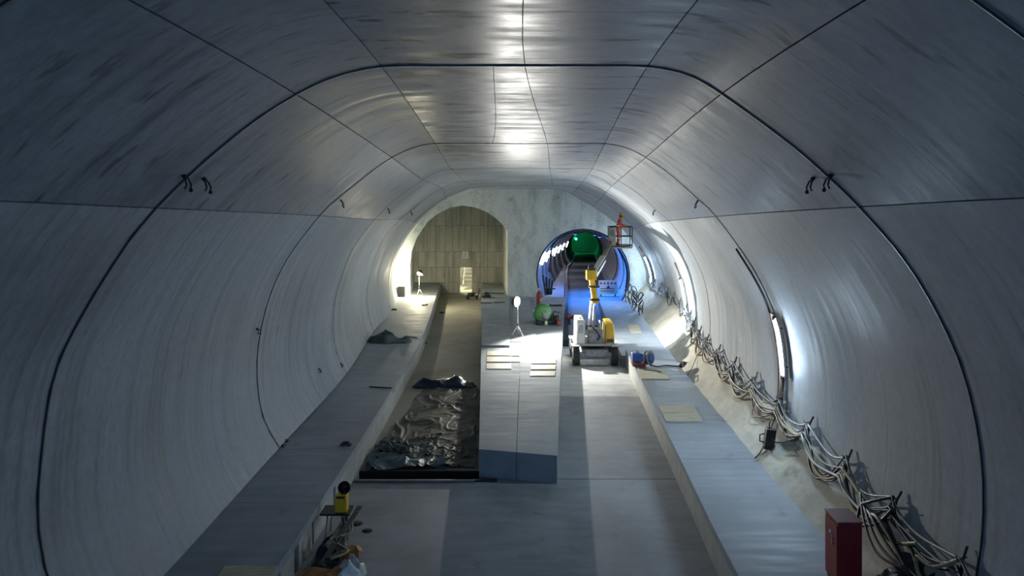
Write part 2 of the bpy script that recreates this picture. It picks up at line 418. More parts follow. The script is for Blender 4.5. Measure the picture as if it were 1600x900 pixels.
headwall = tag(hw.build('wall_front', M['head'], None, loc=(0, 0, 0), uv=[(v.x, v.z) for v in flat]), 'flat grey concrete headwall between the two branch tunnel mouths', kind='structure')
# ---- left branch: short vault with a board marked end wall
END = 60.6
far_l = []
for v in lt:
    t = (v.x-lt[0].x)/(lt[-1].x-lt[0].x); far_l.append(Vector((lerp(-8.25, -1.58, t), END+.1, v.z-.02)))
mb = MB(); uvs = []; acc = 0
for i, (a, b) in enumerate(zip(lt, far_l)):
    if i: acc += (a-lt[i-1]).length
    for k in range(5): mb.v.append(a.lerp(b, k/4)); uvs.append((acc, HW+k*2.1))
for i in range(len(lt)-1):
    for k in range(4): a = i*5+k; mb.f.append((a, a+1, a+6, a+5)); mb.sm.append(i not in (0, len(lt)-2))
tag(mb.build('wall_left_branch', M['head'], None, loc=(0, 0, 0), uv=uvs), 'vault of the short left branch tunnel behind the headwall', kind='structure')
endwall = MB().box(((-8.6-4.9)/2, END+.32, 3.3), (3.75, .3, 7.4)).box(((-3.93-1.0)/2, END+.32, 3.3), (2.93, .3, 7.4)).box((-4.41, END+.32, 4.4), (1.1, .3, 5.0))
endwall = tag(endwall.build('wall_back', M['back'], None, loc=(0, 0, 0)), 'board marked dark concrete end wall of the left branch', kind='structure')
cols = [-8.7, -8.0, -7.35, -6.65, -5.95, -5.4, -4.88, -3.94, -3.3, -2.75, -2.1, -1.3]
rows = [-.2, .75, 1.92, 3.1, 5.1, 7.0]
for i in range(len(cols)-1):
    for j in range(len(rows)-1):
        if i == 6 and j < 2: continue
        x0, x1, z0, z1 = cols[i]+.008, cols[i+1]-.008, rows[j]+.008, rows[j+1]-.008
        q = random.uniform(-.012, .012)
        b = MB().box(((x0+x1)/2, END+.12+q, (z0+z1)/2), (x1-x0, .1, z1-z0))
        o = b.build('wall_panel', M['board'], endwall, uv=[(v.x+i*3.7, v.z+j*5.1) for v in b.v])
# lit room behind the doorway
mb = MB().box((-4.4, END+3.15, -.04), (4, 6.5, .08)).box((-4.4, END+3.4, 3.2), (4, 6, .1)).box((-6.4, END+3.4, 1.6), (.1, 6, 3.3)).box((-2.4, END+3.4, 1.6), (.1, 6, 3.3)).box((-4.4, END+6.4, 1.6), (4, .1, 3.3))
tag(mb.build('wall_room', M['fascia'], None, loc=(0, 0, 0)), 'pale walls of the lit room seen through the doorway', kind='structure')
L = bpy.data.lights.new('room_lamp', 'POINT'); L.energy = P_DOOR; L.color = (1, .9, .62); L.shadow_soft_size = .15
lo = bpy.data.objects.new('room_lamp', L); COL.objects.link(lo); lo.location = (-5.4, END+2.0, 2.6)
# ---- right branch: long falling tunnel
mb = MB(); uvs = []; ds = [HW, 56, 62, 70, 80, 92, 106, 122, 140, 165, 200]; nn = 0
for d in ds:
    lp = rt_loop(d); nn = len(lp)
    for i, v in enumerate(lp): mb.v.append(v); uvs.append((i*.38, d))
for j in range(len(ds)-1):
    for i in range(nn-1): a = j*nn+i; mb.f.append((a, a+nn, a+nn+1, a+1)); mb.sm.append(True)
tag(mb.build('wall_right_branch', M['tun'], None, loc=(0, 0, 0), uv=uvs), 'round far tunnel falling away on the right, lit blue and white', kind='structure')
e = MB(); lp = rt_loop(199.5); e.add(lp+[Vector((lp[0].x, 199.5, lp[0].z-2)), Vector((lp[-1].x, 199.5, lp[-1].z-2))], [tuple(list(range(len(lp)))+[len(lp)+1, len(lp)])])
tag(e.build('wall_far', M['tun'], None, loc=(0, 0, 0), uv=[(v.x, v.z) for v in e.v]), 'green lit bulkhead closing the far tunnel', kind='structure')
for k, d in enumerate((HW+.15, 60, 73)):
    mb = MB(); pts = rt_loop(d, RR-.02); mb.tube(pts, .07 if k == 0 else .04, 6)
    tag(mb.build('trim_%d' % (7+k), M['seal'], None, loc=(0, 0, 0)), 'dark rib hose round the far tunnel lining, %s from its mouth' % ['first', 'second', 'third', 'fourth', 'fifth', 'sixth'][k], kind='structure')

# ---- floor, walkways, centre platform (edges as functions of distance)
BLI = [(-26,-4.38),(13.9,-4.38),(20.8,-4.40),(27.4,-4.47),(36.5,-4.67),(45,-5.2),(52,-5.72),(END,-6.3)]
BRI = [(-26,3.5),(13.9,3.71),(20,3.94),(32,4.33),(34.3,4.38)]
BRF = [(34.3,4.22),(36,4.27),(50.4,4.86),(56,5.2),(80,7.2)]
BRO = [(-26,5.78),(15.3,5.80),(20,5.83),(31.5,6.05),(34.3,6.2),(45,6.6),(52.3,6.7),(80,9)]
PL = [(20.8,-1.17),(30,-1.62),(38,-2.02),(53,-2.82),(END,-3.2)]
PR = [(20.8,.87),(30,1.40),(38,1.87),(45,2.28),(52.3,2.76),(56,2.96)]
zb, zp = .77, .72
def slab(fl, fr, ya, yb, z0, z1, mat, parent, name, gap=.006, n=None, front=None):
    """prism between two edge functions; front=(yl, yr) skews the near end"""
    n = n or max(1, int((yb-ya)/3)); mb = MB(); ring = []
    for k in range(n+1):
        t = k/n; yl = yr = lerp(ya+gap, yb-gap, t)
        if front and k == 0: yl, yr = front
        ring.append([Vector((fl(yl)+gap, yl, z)) for z in (z0, z1)]+[Vector((fr(yr)-gap, yr, z)) for z in (z1, z0)])
    vs = [v for r in ring for v in r]; fs = []
    for k in range(n):
        for e_ in range(4): a, b = k*4+e_, k*4+(e_+1) % 4; fs.append((a, b, b+4, a+4))
    fs += [(3, 2, 1, 0), tuple(n*4+q for q in range(4))]
    mb.add(vs, fs); return mb.build(name, mat, parent)
f_ = lambda tab: (lambda y: interp(tab, y))
bli, bri, brf, bro, plf, prf = map(f_, (BLI, BRI, BRF, BRO, PL, PR))
wl = lambda y: wall_x(zb, min(y, 52.3), -1)-.08 if y < 52.3 else -8.2
floor = tag(MB().box((0, 13, -.62), (18, 78, .1)).build('floor', M['back'], None, loc=(0, 0, 0)), 'concrete invert floor of the cavern between the walkways', kind='structure')
# near slabs
for a, b in ((-26, -4), (-4, 5.6), (5.6, 20.78)):
    slab(lambda y: bli(y)-.3, lambda y: bri(y)+.3, a, b, -.55, 0, M['floor'], floor, 'floor_slab')
# left track (starts behind a trench), right track
slab(lambda y: bli(y)-.3, lambda y: plf(y)+.3, 20.78, 21.5, -.55, -.42, M['floor_l'], floor, 'trench_slab')
for a, b in ((21.5, 30.6), (30.6, 45.4), (45.4, END)): slab(lambda y: bli(y)-.4, lambda y: plf(max(y, 20.8))+.3, a, b, -.55, -.02, M['floor_l'], floor, 'floor_slab')
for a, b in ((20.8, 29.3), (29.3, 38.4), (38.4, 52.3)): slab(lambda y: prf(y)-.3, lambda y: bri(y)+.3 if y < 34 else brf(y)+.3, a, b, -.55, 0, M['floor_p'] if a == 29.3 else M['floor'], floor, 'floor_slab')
MB().box((-2.9, 21.47, -.28), (3.6, .03, .5)).build('trench_shade', M['seal'], floor)  # black panel standing in for the trench's shade on the slab face
# far tunnel floor and its low walkway
mb = MB(); prof = [52.3, 60, 75, 100, 140, 200]
zf = lambda d: -.0478*(d-52.3)
mb.grid(lambda u, v: (lambda d: Vector((RC+.0778*(d-HW)+lerp(-3.4, 3.4, u), d, zf(d)-.005)))(lerp(52.3, 200, v)), 2, 14)
tag(mb.build('floor_far', M['floor'], None, loc=(0, 0, 0)), 'banded concrete floor of the far right tunnel', kind='structure')
mb = MB()
for k, d in enumerate((52.35, 60, 75, 95, 120)):
    c = RC+.0778*(d-HW); e = .0545*d-.22
    mb.v += [Vector((c-3.2, d, zf(d)-.3)), Vector((c-3.2, d, zf(d)+.55)), Vector((e, d, zf(d)+.55)), Vector((e, d, zf(d)-.3))]
    if k:
        for q in range(3): i = (k-1)*4+q; mb.f.append((i, i+1, i+5, i+4)); mb.sm.append(False)
mb.f.append((3, 2, 1, 0)); mb.sm.append(False); mb.build('walkway_far', M['bench'], None, loc=(0, 0, 0))
tag(bpy.data.objects['walkway_far'], 'low concrete walkway inside the mouth of the far tunnel', kind='structure')
# left walkway
walk_l = tag(slab(lambda y: wl(y)-.1, lambda y: bli(y)-.25, -26, END, -.5, .60, M['back'], None, 'walkway_left', n=30), 'raised concrete walkway slabs along the left wall', kind='structure')
slab(lambda y: wl(y)-1.0, lambda y: wall_x(1.35, min(y, 52.3), -1)-.12, -14, 52.2, .2, 1.4, M['back'], walk_l, 'light_leak_block', n=24)  # unseen prism outside the wall base, added to stop world light leaking in
ws = [-26, -10, 5.6, 11.3, 17.2, 20.8, 27.4, 29.3, 38.4, 45.4, END]
for a, b in zip(ws, ws[1:]): slab(lambda y: wl(y)-.3, bli, a, b, .60, zb, M['bench'], walk_l, 'walkway_slab', gap=.012 if b in (20.8, 17.2) or a == 20.8 else .005)
fs_ = [5.6, 8.6, 11.4, 13.0, 14.4, 15.6, 16.9, 18.7, 20.8, 29.3, 38.4, 45.4, 52.3, END]
for i, (a, b) in enumerate(zip(fs_, fs_[1:])):
    g = .012 if a >= 16.5 else .16
    slab(lambda y: bli(y)-.22, lambda y: bli(y)-(.01 if i > 6 else .05), a, b, -.4, .595, M['fascia'], walk_l, 'fascia_panel', gap=g)
# right walkway: near part high, far part one step lower
walk_r = tag(slab(lambda y: bri(y)+.25, lambda y: bro(y)+.9, -26, 34.2, -.5, .60, M['back'], None, 'walkway_right', n=20), 'raised concrete walkway slabs along the right wall', kind='structure')
ws = [-26, -10, 5.6, 11.3, 20.05, 29.3, 34.3]
for a, b in zip(ws, ws[1:]): slab(bri, lambda y: bro(y)+.25, a, b, .60, zb, M['bench'], walk_r, 'walkway_slab', gap=.01 if 20.05 in (a, b) else .006)
for a, b in zip([-26, 5.6, 11.3, 15.2, 20.05, 25, 29.3], [5.6, 11.3, 15.2, 20.05, 25, 29.3, 34.28]): slab(lambda y: bri(y)+.012, lambda y: bri(y)+.24, a, b, -.4, .595, M['fascia'], walk_r, 'fascia_panel', gap=.006)
for a, b in ((34.3, 40.5), (40.5, 46), (46, 52.3)): slab(brf, lambda y: bro(y)+.6, a, b, -.4, .50, M['bench'], walk_r, 'walkway_slab', gap=.006)
slab(brf, lambda y: RC+.0778*(y-HW)+3.0, 52.3, 62, -.7, .32, M['bench'], walk_r, 'walkway_slab')
# rough haunch between walkway and wall
def haunch(ya, yb, ztop, zlow, name, label, xo=0):
    mb = MB(); n = int((yb-ya)*3)
    def fn(u, v):
        y = lerp(ya, yb, v); x0, x1 = bro(y)+xo, wall_x(1.72, y, 1)+.05
        k = 1 if 0 < u < 1 else 0
        s = .05*noise.noise(Vector((u*4, y*1.3, 0)))*k
        return Vector((lerp(x0, x1, u**.9)-s, y, lerp(zlow, ztop, u**1.15)+s))
    mb.grid(fn, 8, n); return tag(mb.build(name, M['haunch'], None, loc=(0, 0, 0)), label, kind='structure')
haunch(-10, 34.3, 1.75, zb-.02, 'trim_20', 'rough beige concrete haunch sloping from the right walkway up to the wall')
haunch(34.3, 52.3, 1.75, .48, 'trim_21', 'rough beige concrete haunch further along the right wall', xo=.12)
mb = MB(); mb.add([(bro(34.25), 34.25, zb), (wall_x(1.72, 34.25, 1)+.05, 34.25, 1.72), (wall_x(1.72, 34.25, 1)+.05, 34.25, .4), (bro(34.25), 34.25, .4)], [(0, 1, 2, 3)])
# centre platform
plat = tag(slab(lambda y: plf(y)+.06, lambda y: prf(y)-.06, 21.3, 52.3, -.5, .5, M['back'], None, 'platform_centre', n=16), 'raised concrete island platform between the two tracks', kind='structure')
seam = lambda y: interp([(20.8,-.18),(25.5,-.17),(29.9,-.14),(36,-.17)], y)
sl = [(plf, seam, 20.8, 25.5, (20.98, 20.72)), (plf, seam, 25.5, 29.9, None), (plf, seam, 29.9, 34.6, None), (plf, seam, 34.6, 52.3, None),
      (seam, prf, 20.8, 28.8, (20.72, 20.45)), (seam, prf, 28.8, 38.4, None), (seam, prf, 38.4, 52.3, None)]
for a in sl: slab(a[0], a[1], a[2], a[3], -.3 if a[4] else .05, zp, M['plat'], plat, 'platform_slab', gap=.007, front=a[4])
slab(plf, lambda y: -1.1, 52.3, END, -.3, zp, M['plat'], plat, 'platform_slab')
slab(lambda y: plf(y)+.02, lambda y: interp([(34, -.58), (52, -.9)], y), 35.0, 52.2, zp, zp+.10, M['plat'], plat, 'raised_slab', n=6)
slab(lambda y: interp([(34, -.57), (52, -.89)], y), lambda y: interp([(34, .66), (38, .59), (45, .47), (52, .40)], y), 36.2, 52.2, zp, zp+.05, M['plat'], plat, 'raised_slab', n=6)
# dark channel kerb between platform and right track, running into the far tunnel
mb = MB(); pts = []
for d in (39, 42, 46, 52.3, 58, 66, 78, 95, 112, 128): pts.append(Vector((.0545*d-.06 if d < 100 else .0545*d+.0009*(d-100)**2, d, (0 if d < 52.3 else zf(d)))))
for a, b in zip(pts, pts[1:]): mb.beam(a+Vector((0, 0, .16)), b+Vector((0, 0, .16)), .30, .36)
tag(mb.build('trim_22', M['seal'], None, loc=(0, 0, 0)), 'dark kerb channel curving into the far tunnel', kind='structure')
# ================================================================== LAMPS
def point_light(name, loc, e, col, r=.05):
    L = bpy.data.lights.new(name, 'POINT'); L.energy = e; L.color = col; L.shadow_soft_size = r
    o = bpy.data.objects.new(name, L); COL.objects.link(o); o.location = loc; return o
def flood_stand(base, h, yaw, power, label, size=.46, col=(1, .97, .90), spread=172, tilt=-.15, pitch=0):
    """tripod work light: legs, brace, pole, housing with a glowing glass; the point light sits just in front of the reflector"""
    base = Vector(base); t = thing('tripod_floodlight', label, 'floodlight', base)
    top = base+Vector((0, 0, h)); hub = base+Vector((0, 0, .52))
    for k in range(3):
        a = yaw+2*PI*k/3+.5; foot = base+Vector((math.cos(a)*.36, math.sin(a)*.36, .01))
        MB().tube([hub+Vector((0, 0, .06)), foot], .014, 6).build('leg', M['lgrey'], t)
        MB().tube([base+Vector((0, 0, .40)), foot.lerp(hub, .62)], .009, 5).build('brace', M['lgrey'], t)
    MB().tube([base+Vector((0, 0, .38)), top-Vector((0, 0, size*.5))], .018, 8).build('pole', M['lgrey'], t)
    MB().lathe(hub+Vector((0, 0, .03)), (0, 0, 1), [(0, .02), (0, .04), (.08, .04), (.08, .02)], 10).build('collar', M['black'], t)
    R = Matrix.Rotation(yaw, 3, 'Z') @ Matrix.Rotation(pitch, 3, 'X'); o = lambda x, y, z: top+R @ Vector((x, y, z))
    s = size/2
    ax = R @ Vector((0, 1, 0))
    house = MB().lathe(o(0, 0, 0), ax, [(.02, s*1.06), (.02, s*1.10), (.10, s*1.10), (.20, s*.75), (.24, s*.3), (.24, 0)], 20).build('lamp_housing', M['dark'], t)
    MB().lathe(o(0, 0, 0), ax, [(.09, s*1.05), (.10, 0)], 20).build('reflector', M['lgrey'], house)
    for x in (-.3, -.1, .1, .3): MB().box(o(x*size, .20, 0), (.012, .10, size*.6), yaw).build('cooling_fin', M['dark'], house)
    MB().lathe(o(0, 0, 0), ax, [(-.02, 0), (-.005, s*.5), (.03, s*.9), (.07, s), (.085, 0)], 20).build('lamp_glass', M['glow'], t)
    y = MB(); y.tube([o(-s*1.25, .06, 0), o(-s*1.25, .06, -s*1.2), o(s*1.25, .06, -s*1.2), o(s*1.25, .06, 0)], .012, 6); y.build('yoke', M['dark'], t)
    if spread:
        L = bpy.data.lights.new('flood_bulb', 'SPOT'); L.energy = power; L.color = col; L.shadow_soft_size = .06; L.spot_size = math.radians(spread); L.spot_blend = .75
        lo_ = bpy.data.objects.new('flood_bulb', L); COL.objects.link(lo_); lo_.location = o(0, -.06, 0); lo_.rotation_euler = (PI/2+tilt, 0, PI+yaw)
    else: point_light('flood_bulb', o(0, -.22, 0), power, col, .06)
    return t
LA = G(809, 527, zp+.05); LB = G(655, 465, zb)
flood_stand((LA.x, LA.y, zp+.05), 1.66, .95, P_FLOOD_A, 'bright tripod floodlight standing on the centre platform')
flood_stand((LB.x, LB.y, zb), 1.52, -.35, P_FLOOD_B, 'smaller glowing tripod floodlight at the far end of the left walkway', .32, (1, .90, .62), None, 0, .8)
def wall_tube(y, z0, z1, label, side=1, mat='tube', cab=True):
    """tube light fixed along the lining, with clips and a cable down the ring joint"""
    zs = [lerp(z0, z1, k/6) for k in range(7)]
    pts = [Vector((wall_x(z, y, side)-side*.16, y-.12, z)) for z in zs]
    t = thing('tube_light', label, 'light', pts[0])
    MB().tube(pts, .028, 8).build('tube', M[mat], t)
    ch_ = MB()
    for a, b in zip(pts, pts[1:]):
        o_ = Vector((side*.06, 0, 0)); ch_.beam(a+o_, b+o_, .20, .02, up=(1, 0, 0)); ch_.beam(a+Vector((side*.045, .10, 0)), b+Vector((side*.045, .10, 0)), .02, .05, up=(1, 0, 0)); ch_.beam(a+Vector((side*.045, -.10, 0)), b+Vector((side*.045, -.10, 0)), .02, .05, up=(1, 0, 0))
    ch_.build('reflector_channel', M['white'], t)  # trough made wide to shield the wall and throw the tube's light outward
    for p in (pts[0], pts[-1]): MB().tube([p-Vector((0, 0, .05)), p+Vector((0, 0, .05))], .04, 8).build('end_cap', M['dark'], t)
    for p in (pts[1], pts[5]): MB().beam(p+Vector((side*.0, 0, 0)), p+Vector((side*.17, 0, 0)), .03, .03).build('bracket', M['dark'], t)
    return t
wall_tube(20.55, 2.75, 4.25, 'cold white tube light on the right wall at the second ring, nearest of three')
wall_tube(37.7, 1.75, 3.45, 'cold white tube light on the right wall past the boom lift, middle of three')
wall_tube(49.6, 2.0, 3.6, 'cold white tube light on the right wall beside the blue tunnel mouth, farthest of three')
ordw = ['first', 'second', 'third', 'fourth', 'fifth', 'sixth', 'seventh', 'eighth', 'ninth', 'tenth']
for k, d in enumerate((56, 62, 69, 78, 90, 106, 128)):
    c = Vector((RC+.0778*(d-HW), d, RZ-.0478*(d-HW)))
    arcp = lambda a, r: c+Vector((-r*math.cos(a), 0, r*math.sin(a)))
    pts = [arcp(lerp(.20, .50, q/5), RR-.14) for q in range(6)]
    t = thing('tube_light', 'white tube light on the left lining of the far tunnel, %s from its mouth' % ordw[k], 'light', pts[0], 'tube lights down the far tunnel')
    MB().tube(pts, .03+.0002*d, 6).build('tube', M['tube_far'], t)
    MB().tube([arcp(lerp(.20, .50, q/5), RR-.06) for q in range(6)], .04, 5).build('backing_channel', M['white'], t)
for k, (d, a, e) in enumerate(((57.5, 2.0, 1.0), (66, 1.9, .8), (61, 1.35, .5))):
    c = Vector((RC+.0778*(d-HW), d, RZ-.0478*(d-HW))); p = c+Vector((-(RR-.25)*math.cos(a), 0, (RR-.25)*math.sin(a)))
    t = thing('blue_lamp', ['round blue lamp under the far tunnel crown just inside its mouth', 'round blue lamp under the far tunnel crown, deepest of three', 'round blue lamp on the left of the far tunnel crown'][k], 'lamp', p)
    MB().lathe(p, (0, 0, -1), [(-.12, .02), (-.10, .14), (.04, .16)], 12).build('housing', M['dark'], t)
    MB().ball(p-Vector((0, 0, .05)), .13, 10, 6, (1, 1, .5)).build('lens', M['glow_b'], t)
    L = bpy.data.lights.new('blue_bulb', 'SPOT'); L.energy = P_BLUE*e; L.color = (.02, .22, 1); L.shadow_soft_size = .1; L.spot_size = math.radians(140); L.spot_blend = .5
    lo = bpy.data.objects.new('blue_bulb', L); COL.objects.link(lo); lo.location = p-Vector((0, 0, .2)); lo.rotation_euler = (-.2, -.45, 0)
p = rt_loop(196, RR-.5)[8]
t = thing('green_lamp', 'green signal lamp glowing at the end of the far tunnel', 'lamp', p)
MB().lathe(p+Vector((0, .3, 0)), (0, -1, 0), [(-.2, .1), (-.1, .4), (.15, .45)], 14).build('housing', M['dark'], t)
MB().ball(p, .25, 12, 8, (1, .5, 1)).build('lens', M['glow_g'], t)
point_light('green_bulb', p+Vector((.4, -1.2, -.2)), P_GREEN, (.02, 1, .28), .2)

# ================================================================== BOOM LIFT
LX, LY = 3.13, 35.75
lift = thing('boom_lift', 'yellow and white articulated boom lift parked on the right track', 'boom lift', (LX, LY, 0))
def V(x, y, z): return Vector((LX+x, LY+y, z))
ch = MB(); ch.box(V(0, 0, .50), (1.15, 2.3, .34)); ch.box(V(0, -1.10, .42), (1.5, .22, .30)); ch.box(V(0, 1.10, .42), (1.5, .22, .3)); ch.box(V(0, -1.26, .56), (.9, .12, .26))
ch.build('chassis', M['grey'], lift, bev=.03)
MB().box(V(-.05, -1.33, .20), (1.2, .06, .26)).build('bumper_plate', M['lgrey'], lift, bev=.01)
for sx in (-1, 1):
    for sy in (-1, 1):
        c = V(sx*.84, sy*.95, .40); ax = (sx, 0, 0); wd = .30
        wheel = MB().lathe(c, ax, [(-wd/2, .20), (-wd/2, .34), (-wd/2+.04, .39), (wd/2-.04, .39), (wd/2, .34), (wd/2, .20)], 24)
        for q in range(24):
            a = 2*PI*q/24
            for zz in (-.075, .075):
                a2 = a+(.13 if zz > 0 else 0)
                wheel.box(c+Vector((zz*sx, math.cos(a2)*.392, math.sin(a2)*.392)), (.13, .05, .02), rx=a2-PI/2)
        wo = wheel.build('wheel', M['tyre'], lift)
        MB().lathe(c, ax, [(-.05, .0), (.10, .0), (.10, .08), (.06, .10), (.06, .20), (-.05, .21)], 16).build('hub', M['white'], wo)
        MB().box(V(sx*.86, sy*.95-.0, .86), (.34, .72, .04), rx=0).build('mudguard', M['lgrey'], lift, bev=.01)
MB().lathe(V(0, 0, .67), (0, 0, 1), [(0, .45), (0, .62), (.13, .62), (.13, .4)], 28).build('turntable', M['dark'], lift)
MB().box(V(-.02, .05, .86), (1.75, 2.0, .12)).build('deck', M['lgrey'], lift, bev=.02)
h = MB().box(V(-.63, -.05, 1.42), (.40, 1.8, 1.02), taper=.88); hood = h.build('engine_hood', M['white'], lift, bev=.05)
MB().box(V(-.63, -.955, 1.55), (.22, .02, .35)).build('vent_grille', M['lgrey'], hood)
MB().lathe(V(-.62, -.5, 1.92), (0, 0, 1), [(0, .06), (.08, .06), (.14, .03), (.14, 0)], 12).build('beacon', M['white'], lift)
h2 = MB().box(V(.66, -.05, 1.34), (.42, 1.8, .90), ry=.0, taper=.80); hy = h2.build('side_hood', M['yellow'], lift, bev=.06)
MB().box(V(.66, -.95, 1.05), (.30, .02, .16)).build('warning_label', M['print_dark'], hy)
eb = MB().box(V(.02, -.55, 1.22), (.62, .6, .62)).box(V(-.1, -.88, 1.18), (.34, .10, .38)).box(V(.15, -.86, 1.42), (.22, .12, .16))
eng = eb.build('engine_block', M['grey'], lift, bev=.02)
MB().tube([V(.10, -.9, 1.05), V(.22, -.96, 1.2), V(.05, -.95, 1.5), V(-.1, -.8, 1.6)], .03, 6).build('hose', M['black'], eng)
MB().box(V(.05, -.90, 1.30), (.12, .02, .05)).build('name_plate', M['white'], eng)
for x in (.24, .40): MB().tube([V(x, -.75, .95), V(x, -.75, 1.78), V(x, -.45, 1.86)], .035, 8).build('guard_rail', M['white'], lift)
# lower arms rising from the turntable to the knuckle
kn = V(.02, -.25, 3.05)
a0 = V(-.05, .10, 1.45)
for sx in (-.11, .11):
    MB().beam(a0+Vector((sx-.03, 0, 0)), kn+Vector((sx*.7-.05, .05, -.32)), .07, .12).build('lower_arm', M['white'], lift, bev=.01)
MB().beam(a0+Vector((.02, -.30, -.05)), kn+Vector((.0, -.12, -.55)), .09, .09).build('lift_cylinder', M['lgrey'], lift)
MB().tube([a0+Vector((-.28, 0, 0)), a0+Vector((.28, 0, 0))], .11, 12).build('pivot_pin', M['dark'], lift)
k = MB(); k.beam(kn+Vector((.05, .02, -.42)), kn+Vector((-.12, -.02, .62)), .24, .34, up=(0, 1, 0)); k.box(kn+Vector((.03, 0, -.30)), (.30, .34, .30))
knk = k.build('knuckle_link', M['yellow'], lift, bev=.03)
for z in (-.28, .30): MB().tube([kn+Vector((-.2+(-.0 if z < 0 else -.06), -.16, z)), kn+Vector((.22, -.16, z))], .055, 10).build('pivot_pin', M['rebar'], knk)
MB().box(kn+Vector((-.15, -.15, .82)), (.44, .55, .42)).build('boom_rear_box', M['yellow'], lift, bev=.03)
ctl = MB().box(kn+Vector((-.12, -.05, 1.08)), (.30, .3, .12)).box(kn+Vector((-.22, 0, 1.18)), (.08, .1, .12)); ctl.build('hose_guide', M['dark'], lift)
# main boom out to the basket
BX, BY, BZ = 5.12, 41.9, 4.71
b0 = kn+Vector((.02, .1, .85)); b1 = Vector((4.42, 40.7, 4.78)); bm = b0.lerp(b1, .52)
MB().beam(b0, bm, .26, .32).build('main_boom', M['lgrey'], lift, bev=.02)
MB().beam(bm.lerp(b0, .08), b1, .19, .23).build('telescopic_section', M['plank'], lift, bev=.02)
MB().tube([b0+Vector((.16, 0, .1)), bm+Vector((.15, 0, .05)), b1+Vector((.12, 0, .02))], .03, 6).build('boom_hose', M['black'], lift)
MB().beam(b1, Vector((4.55, 41.6, 4.9)), .16, .3).build('basket_mount', M['plank'], lift, bev=.02)
MB().box((4.62, 41.55, 5.25), (.36, .34, .95)).build('control_console', M['plank'], lift, bev=.03)
MB().box((4.60, 41.36, 5.45), (.22, .04, .3)).build('control_panel', M['tarp'], lift)
x0, x1, y0, y1 = 4.50, 5.66, 41.45, 42.35
MB().box(((x0+x1)/2, (y0+y1)/2, BZ-.04), (x1-x0, y1-y0, .08)).build('basket_floor', M['plank'], lift, bev=.01)
corners = [(x0, y0), (x1, y0), (x1, y1), (x0, y1)]
for zz, nm in ((BZ+1.05, 'top_rail'), (BZ+.55, 'middle_rail'), (BZ+.08, 'toe_rail')):
    for (a, b) in zip(corners, corners[1:]+corners[:1]):
        MB().tube([(a[0], a[1], zz), (b[0], b[1], zz)], .026, 6).build(nm, M['dark'], lift)
for (x, y) in corners+[((x0+x1)/2, y0), ((x0+x1)/2, y1)]:
    MB().tube([(x, y, BZ), (x, y, BZ+1.05)], .026, 6).build('rail_post', M['dark'], lift)

# ================================================================== WORKER in the basket
PX, PY = 4.98, 41.95
worker = thing('person', 'worker in orange overalls and yellow helmet leaning in the lift basket', 'person', (PX, PY, BZ))
def B(x, y, z): return Vector((PX+x, PY+y, BZ+z))
J = [B(0, 0, .92), B(.02, 0, 1.12), B(.07, 0, 1.34), B(.10, 0, 1.44), B(.15, 0, 1.54), B(.18, 0, 1.64),      # pelvis .. head
     B(0, -.10, .86), B(.06, -.11, .48), B(-.03, -.11, .09), B(.12, -.12, .04),
     B(0, .10, .86), B(.04, .11, .48), B(-.04, .11, .09), B(.11, .12, .04),
     B(.07, -.19, 1.36), B(.16, -.24, 1.12), B(.36, -.20, 1.02), B(.43, -.18, 1.02),
     B(.07, .19, 1.36), B(.20, .23, 1.14), B(.40, .17, 1.10), B(.47, .15, 1.10)]
E = [(0,1),(1,2),(2,3),(3,4),(4,5),(0,6),(6,7),(7,8),(8,9),(0,10),(10,11),(11,12),(12,13),(2,14),(14,15),(15,16),(16,17),(2,18),(18,19),(19,20),(20,21)]
RAD = [.15,.145,.17,.075,.065,.085,.105,.078,.055,.045,.105,.078,.055,.045,.085,.062,.045,.036,.085,.062,.045,.036]
for hnd, s in ((17, -1), (21, 1)):
    for q in range(4):
        i = len(J); y = (q-1.5)*.021
        J += [J[hnd]+Vector((.05, y, .012)), J[hnd]+Vector((.085+.006*(1.5-abs(q-1.5)), y, -.012)), J[hnd]+Vector((.083, y, -.042))]
        E += [(hnd, i), (i, i+1), (i+1, i+2)]; RAD += [.010, .009, .008]
    i = len(J); J += [J[hnd]+Vector((.012, -s*.04, -.012)), J[hnd]+Vector((.045, -s*.05, -.035))]; E += [(hnd, i), (i, i+1)]; RAD += [.011, .009]
me = bpy.data.meshes.new('body'); me.from_pydata([tuple(v-Vector((PX, PY, BZ))) for v in J], E, []); me.update()
body = bpy.data.objects.new('body', me); link(body, worker, (PX, PY, BZ))
sk = body.modifiers.new('skin', 'SKIN')
for v, r in zip(me.skin_vertices[0].data, RAD): v.radius = (r, r)
me.skin_vertices[0].data[0].use_root = True
body.modifiers.new('sub', 'SUBSURF').levels = 1; body.modifiers['sub'].render_levels = 1
bpy.context.view_layer.update()
dg = bpy.context.evaluated_depsgraph_get(); ev = bpy.data.meshes.new_from_object(body.evaluated_get(dg))
body.modifiers.clear(); body.data = ev
ev.materials.clear()
for m_ in ('orange', 'skin', 'boot'): ev.materials.append(M[m_])
for p_ in ev.polygons:
    c = p_.center; p_.use_smooth = True
    p_.material_index = 1 if (c.z > 1.47 or c.x > .36) else (2 if c.z < .14 else 0)
hd = MB().ball(B(.185, 0, 1.60), .105, 14, 10, (1.05, .82, 1.2)).ball(B(.295, 0, 1.59), .022, 6, 5, (1.2, .7, 1.1)).ball(B(.18, -.09, 1.59), .025, 6, 5, (.6, .5, 1.2)).ball(B(.18, .09, 1.59), .025, 6, 5, (.6, .5, 1.2))
head = hd.build('head', M['skin'], worker)
for s in (-1, 1): MB().ball(B(.278, s*.036, 1.625), .012, 6, 5).build('eye', M['print_dark'], head)
MB().box(B(.285, 0, 1.535), (.012, .045, .01)).build('mouth', M['redl'], head)
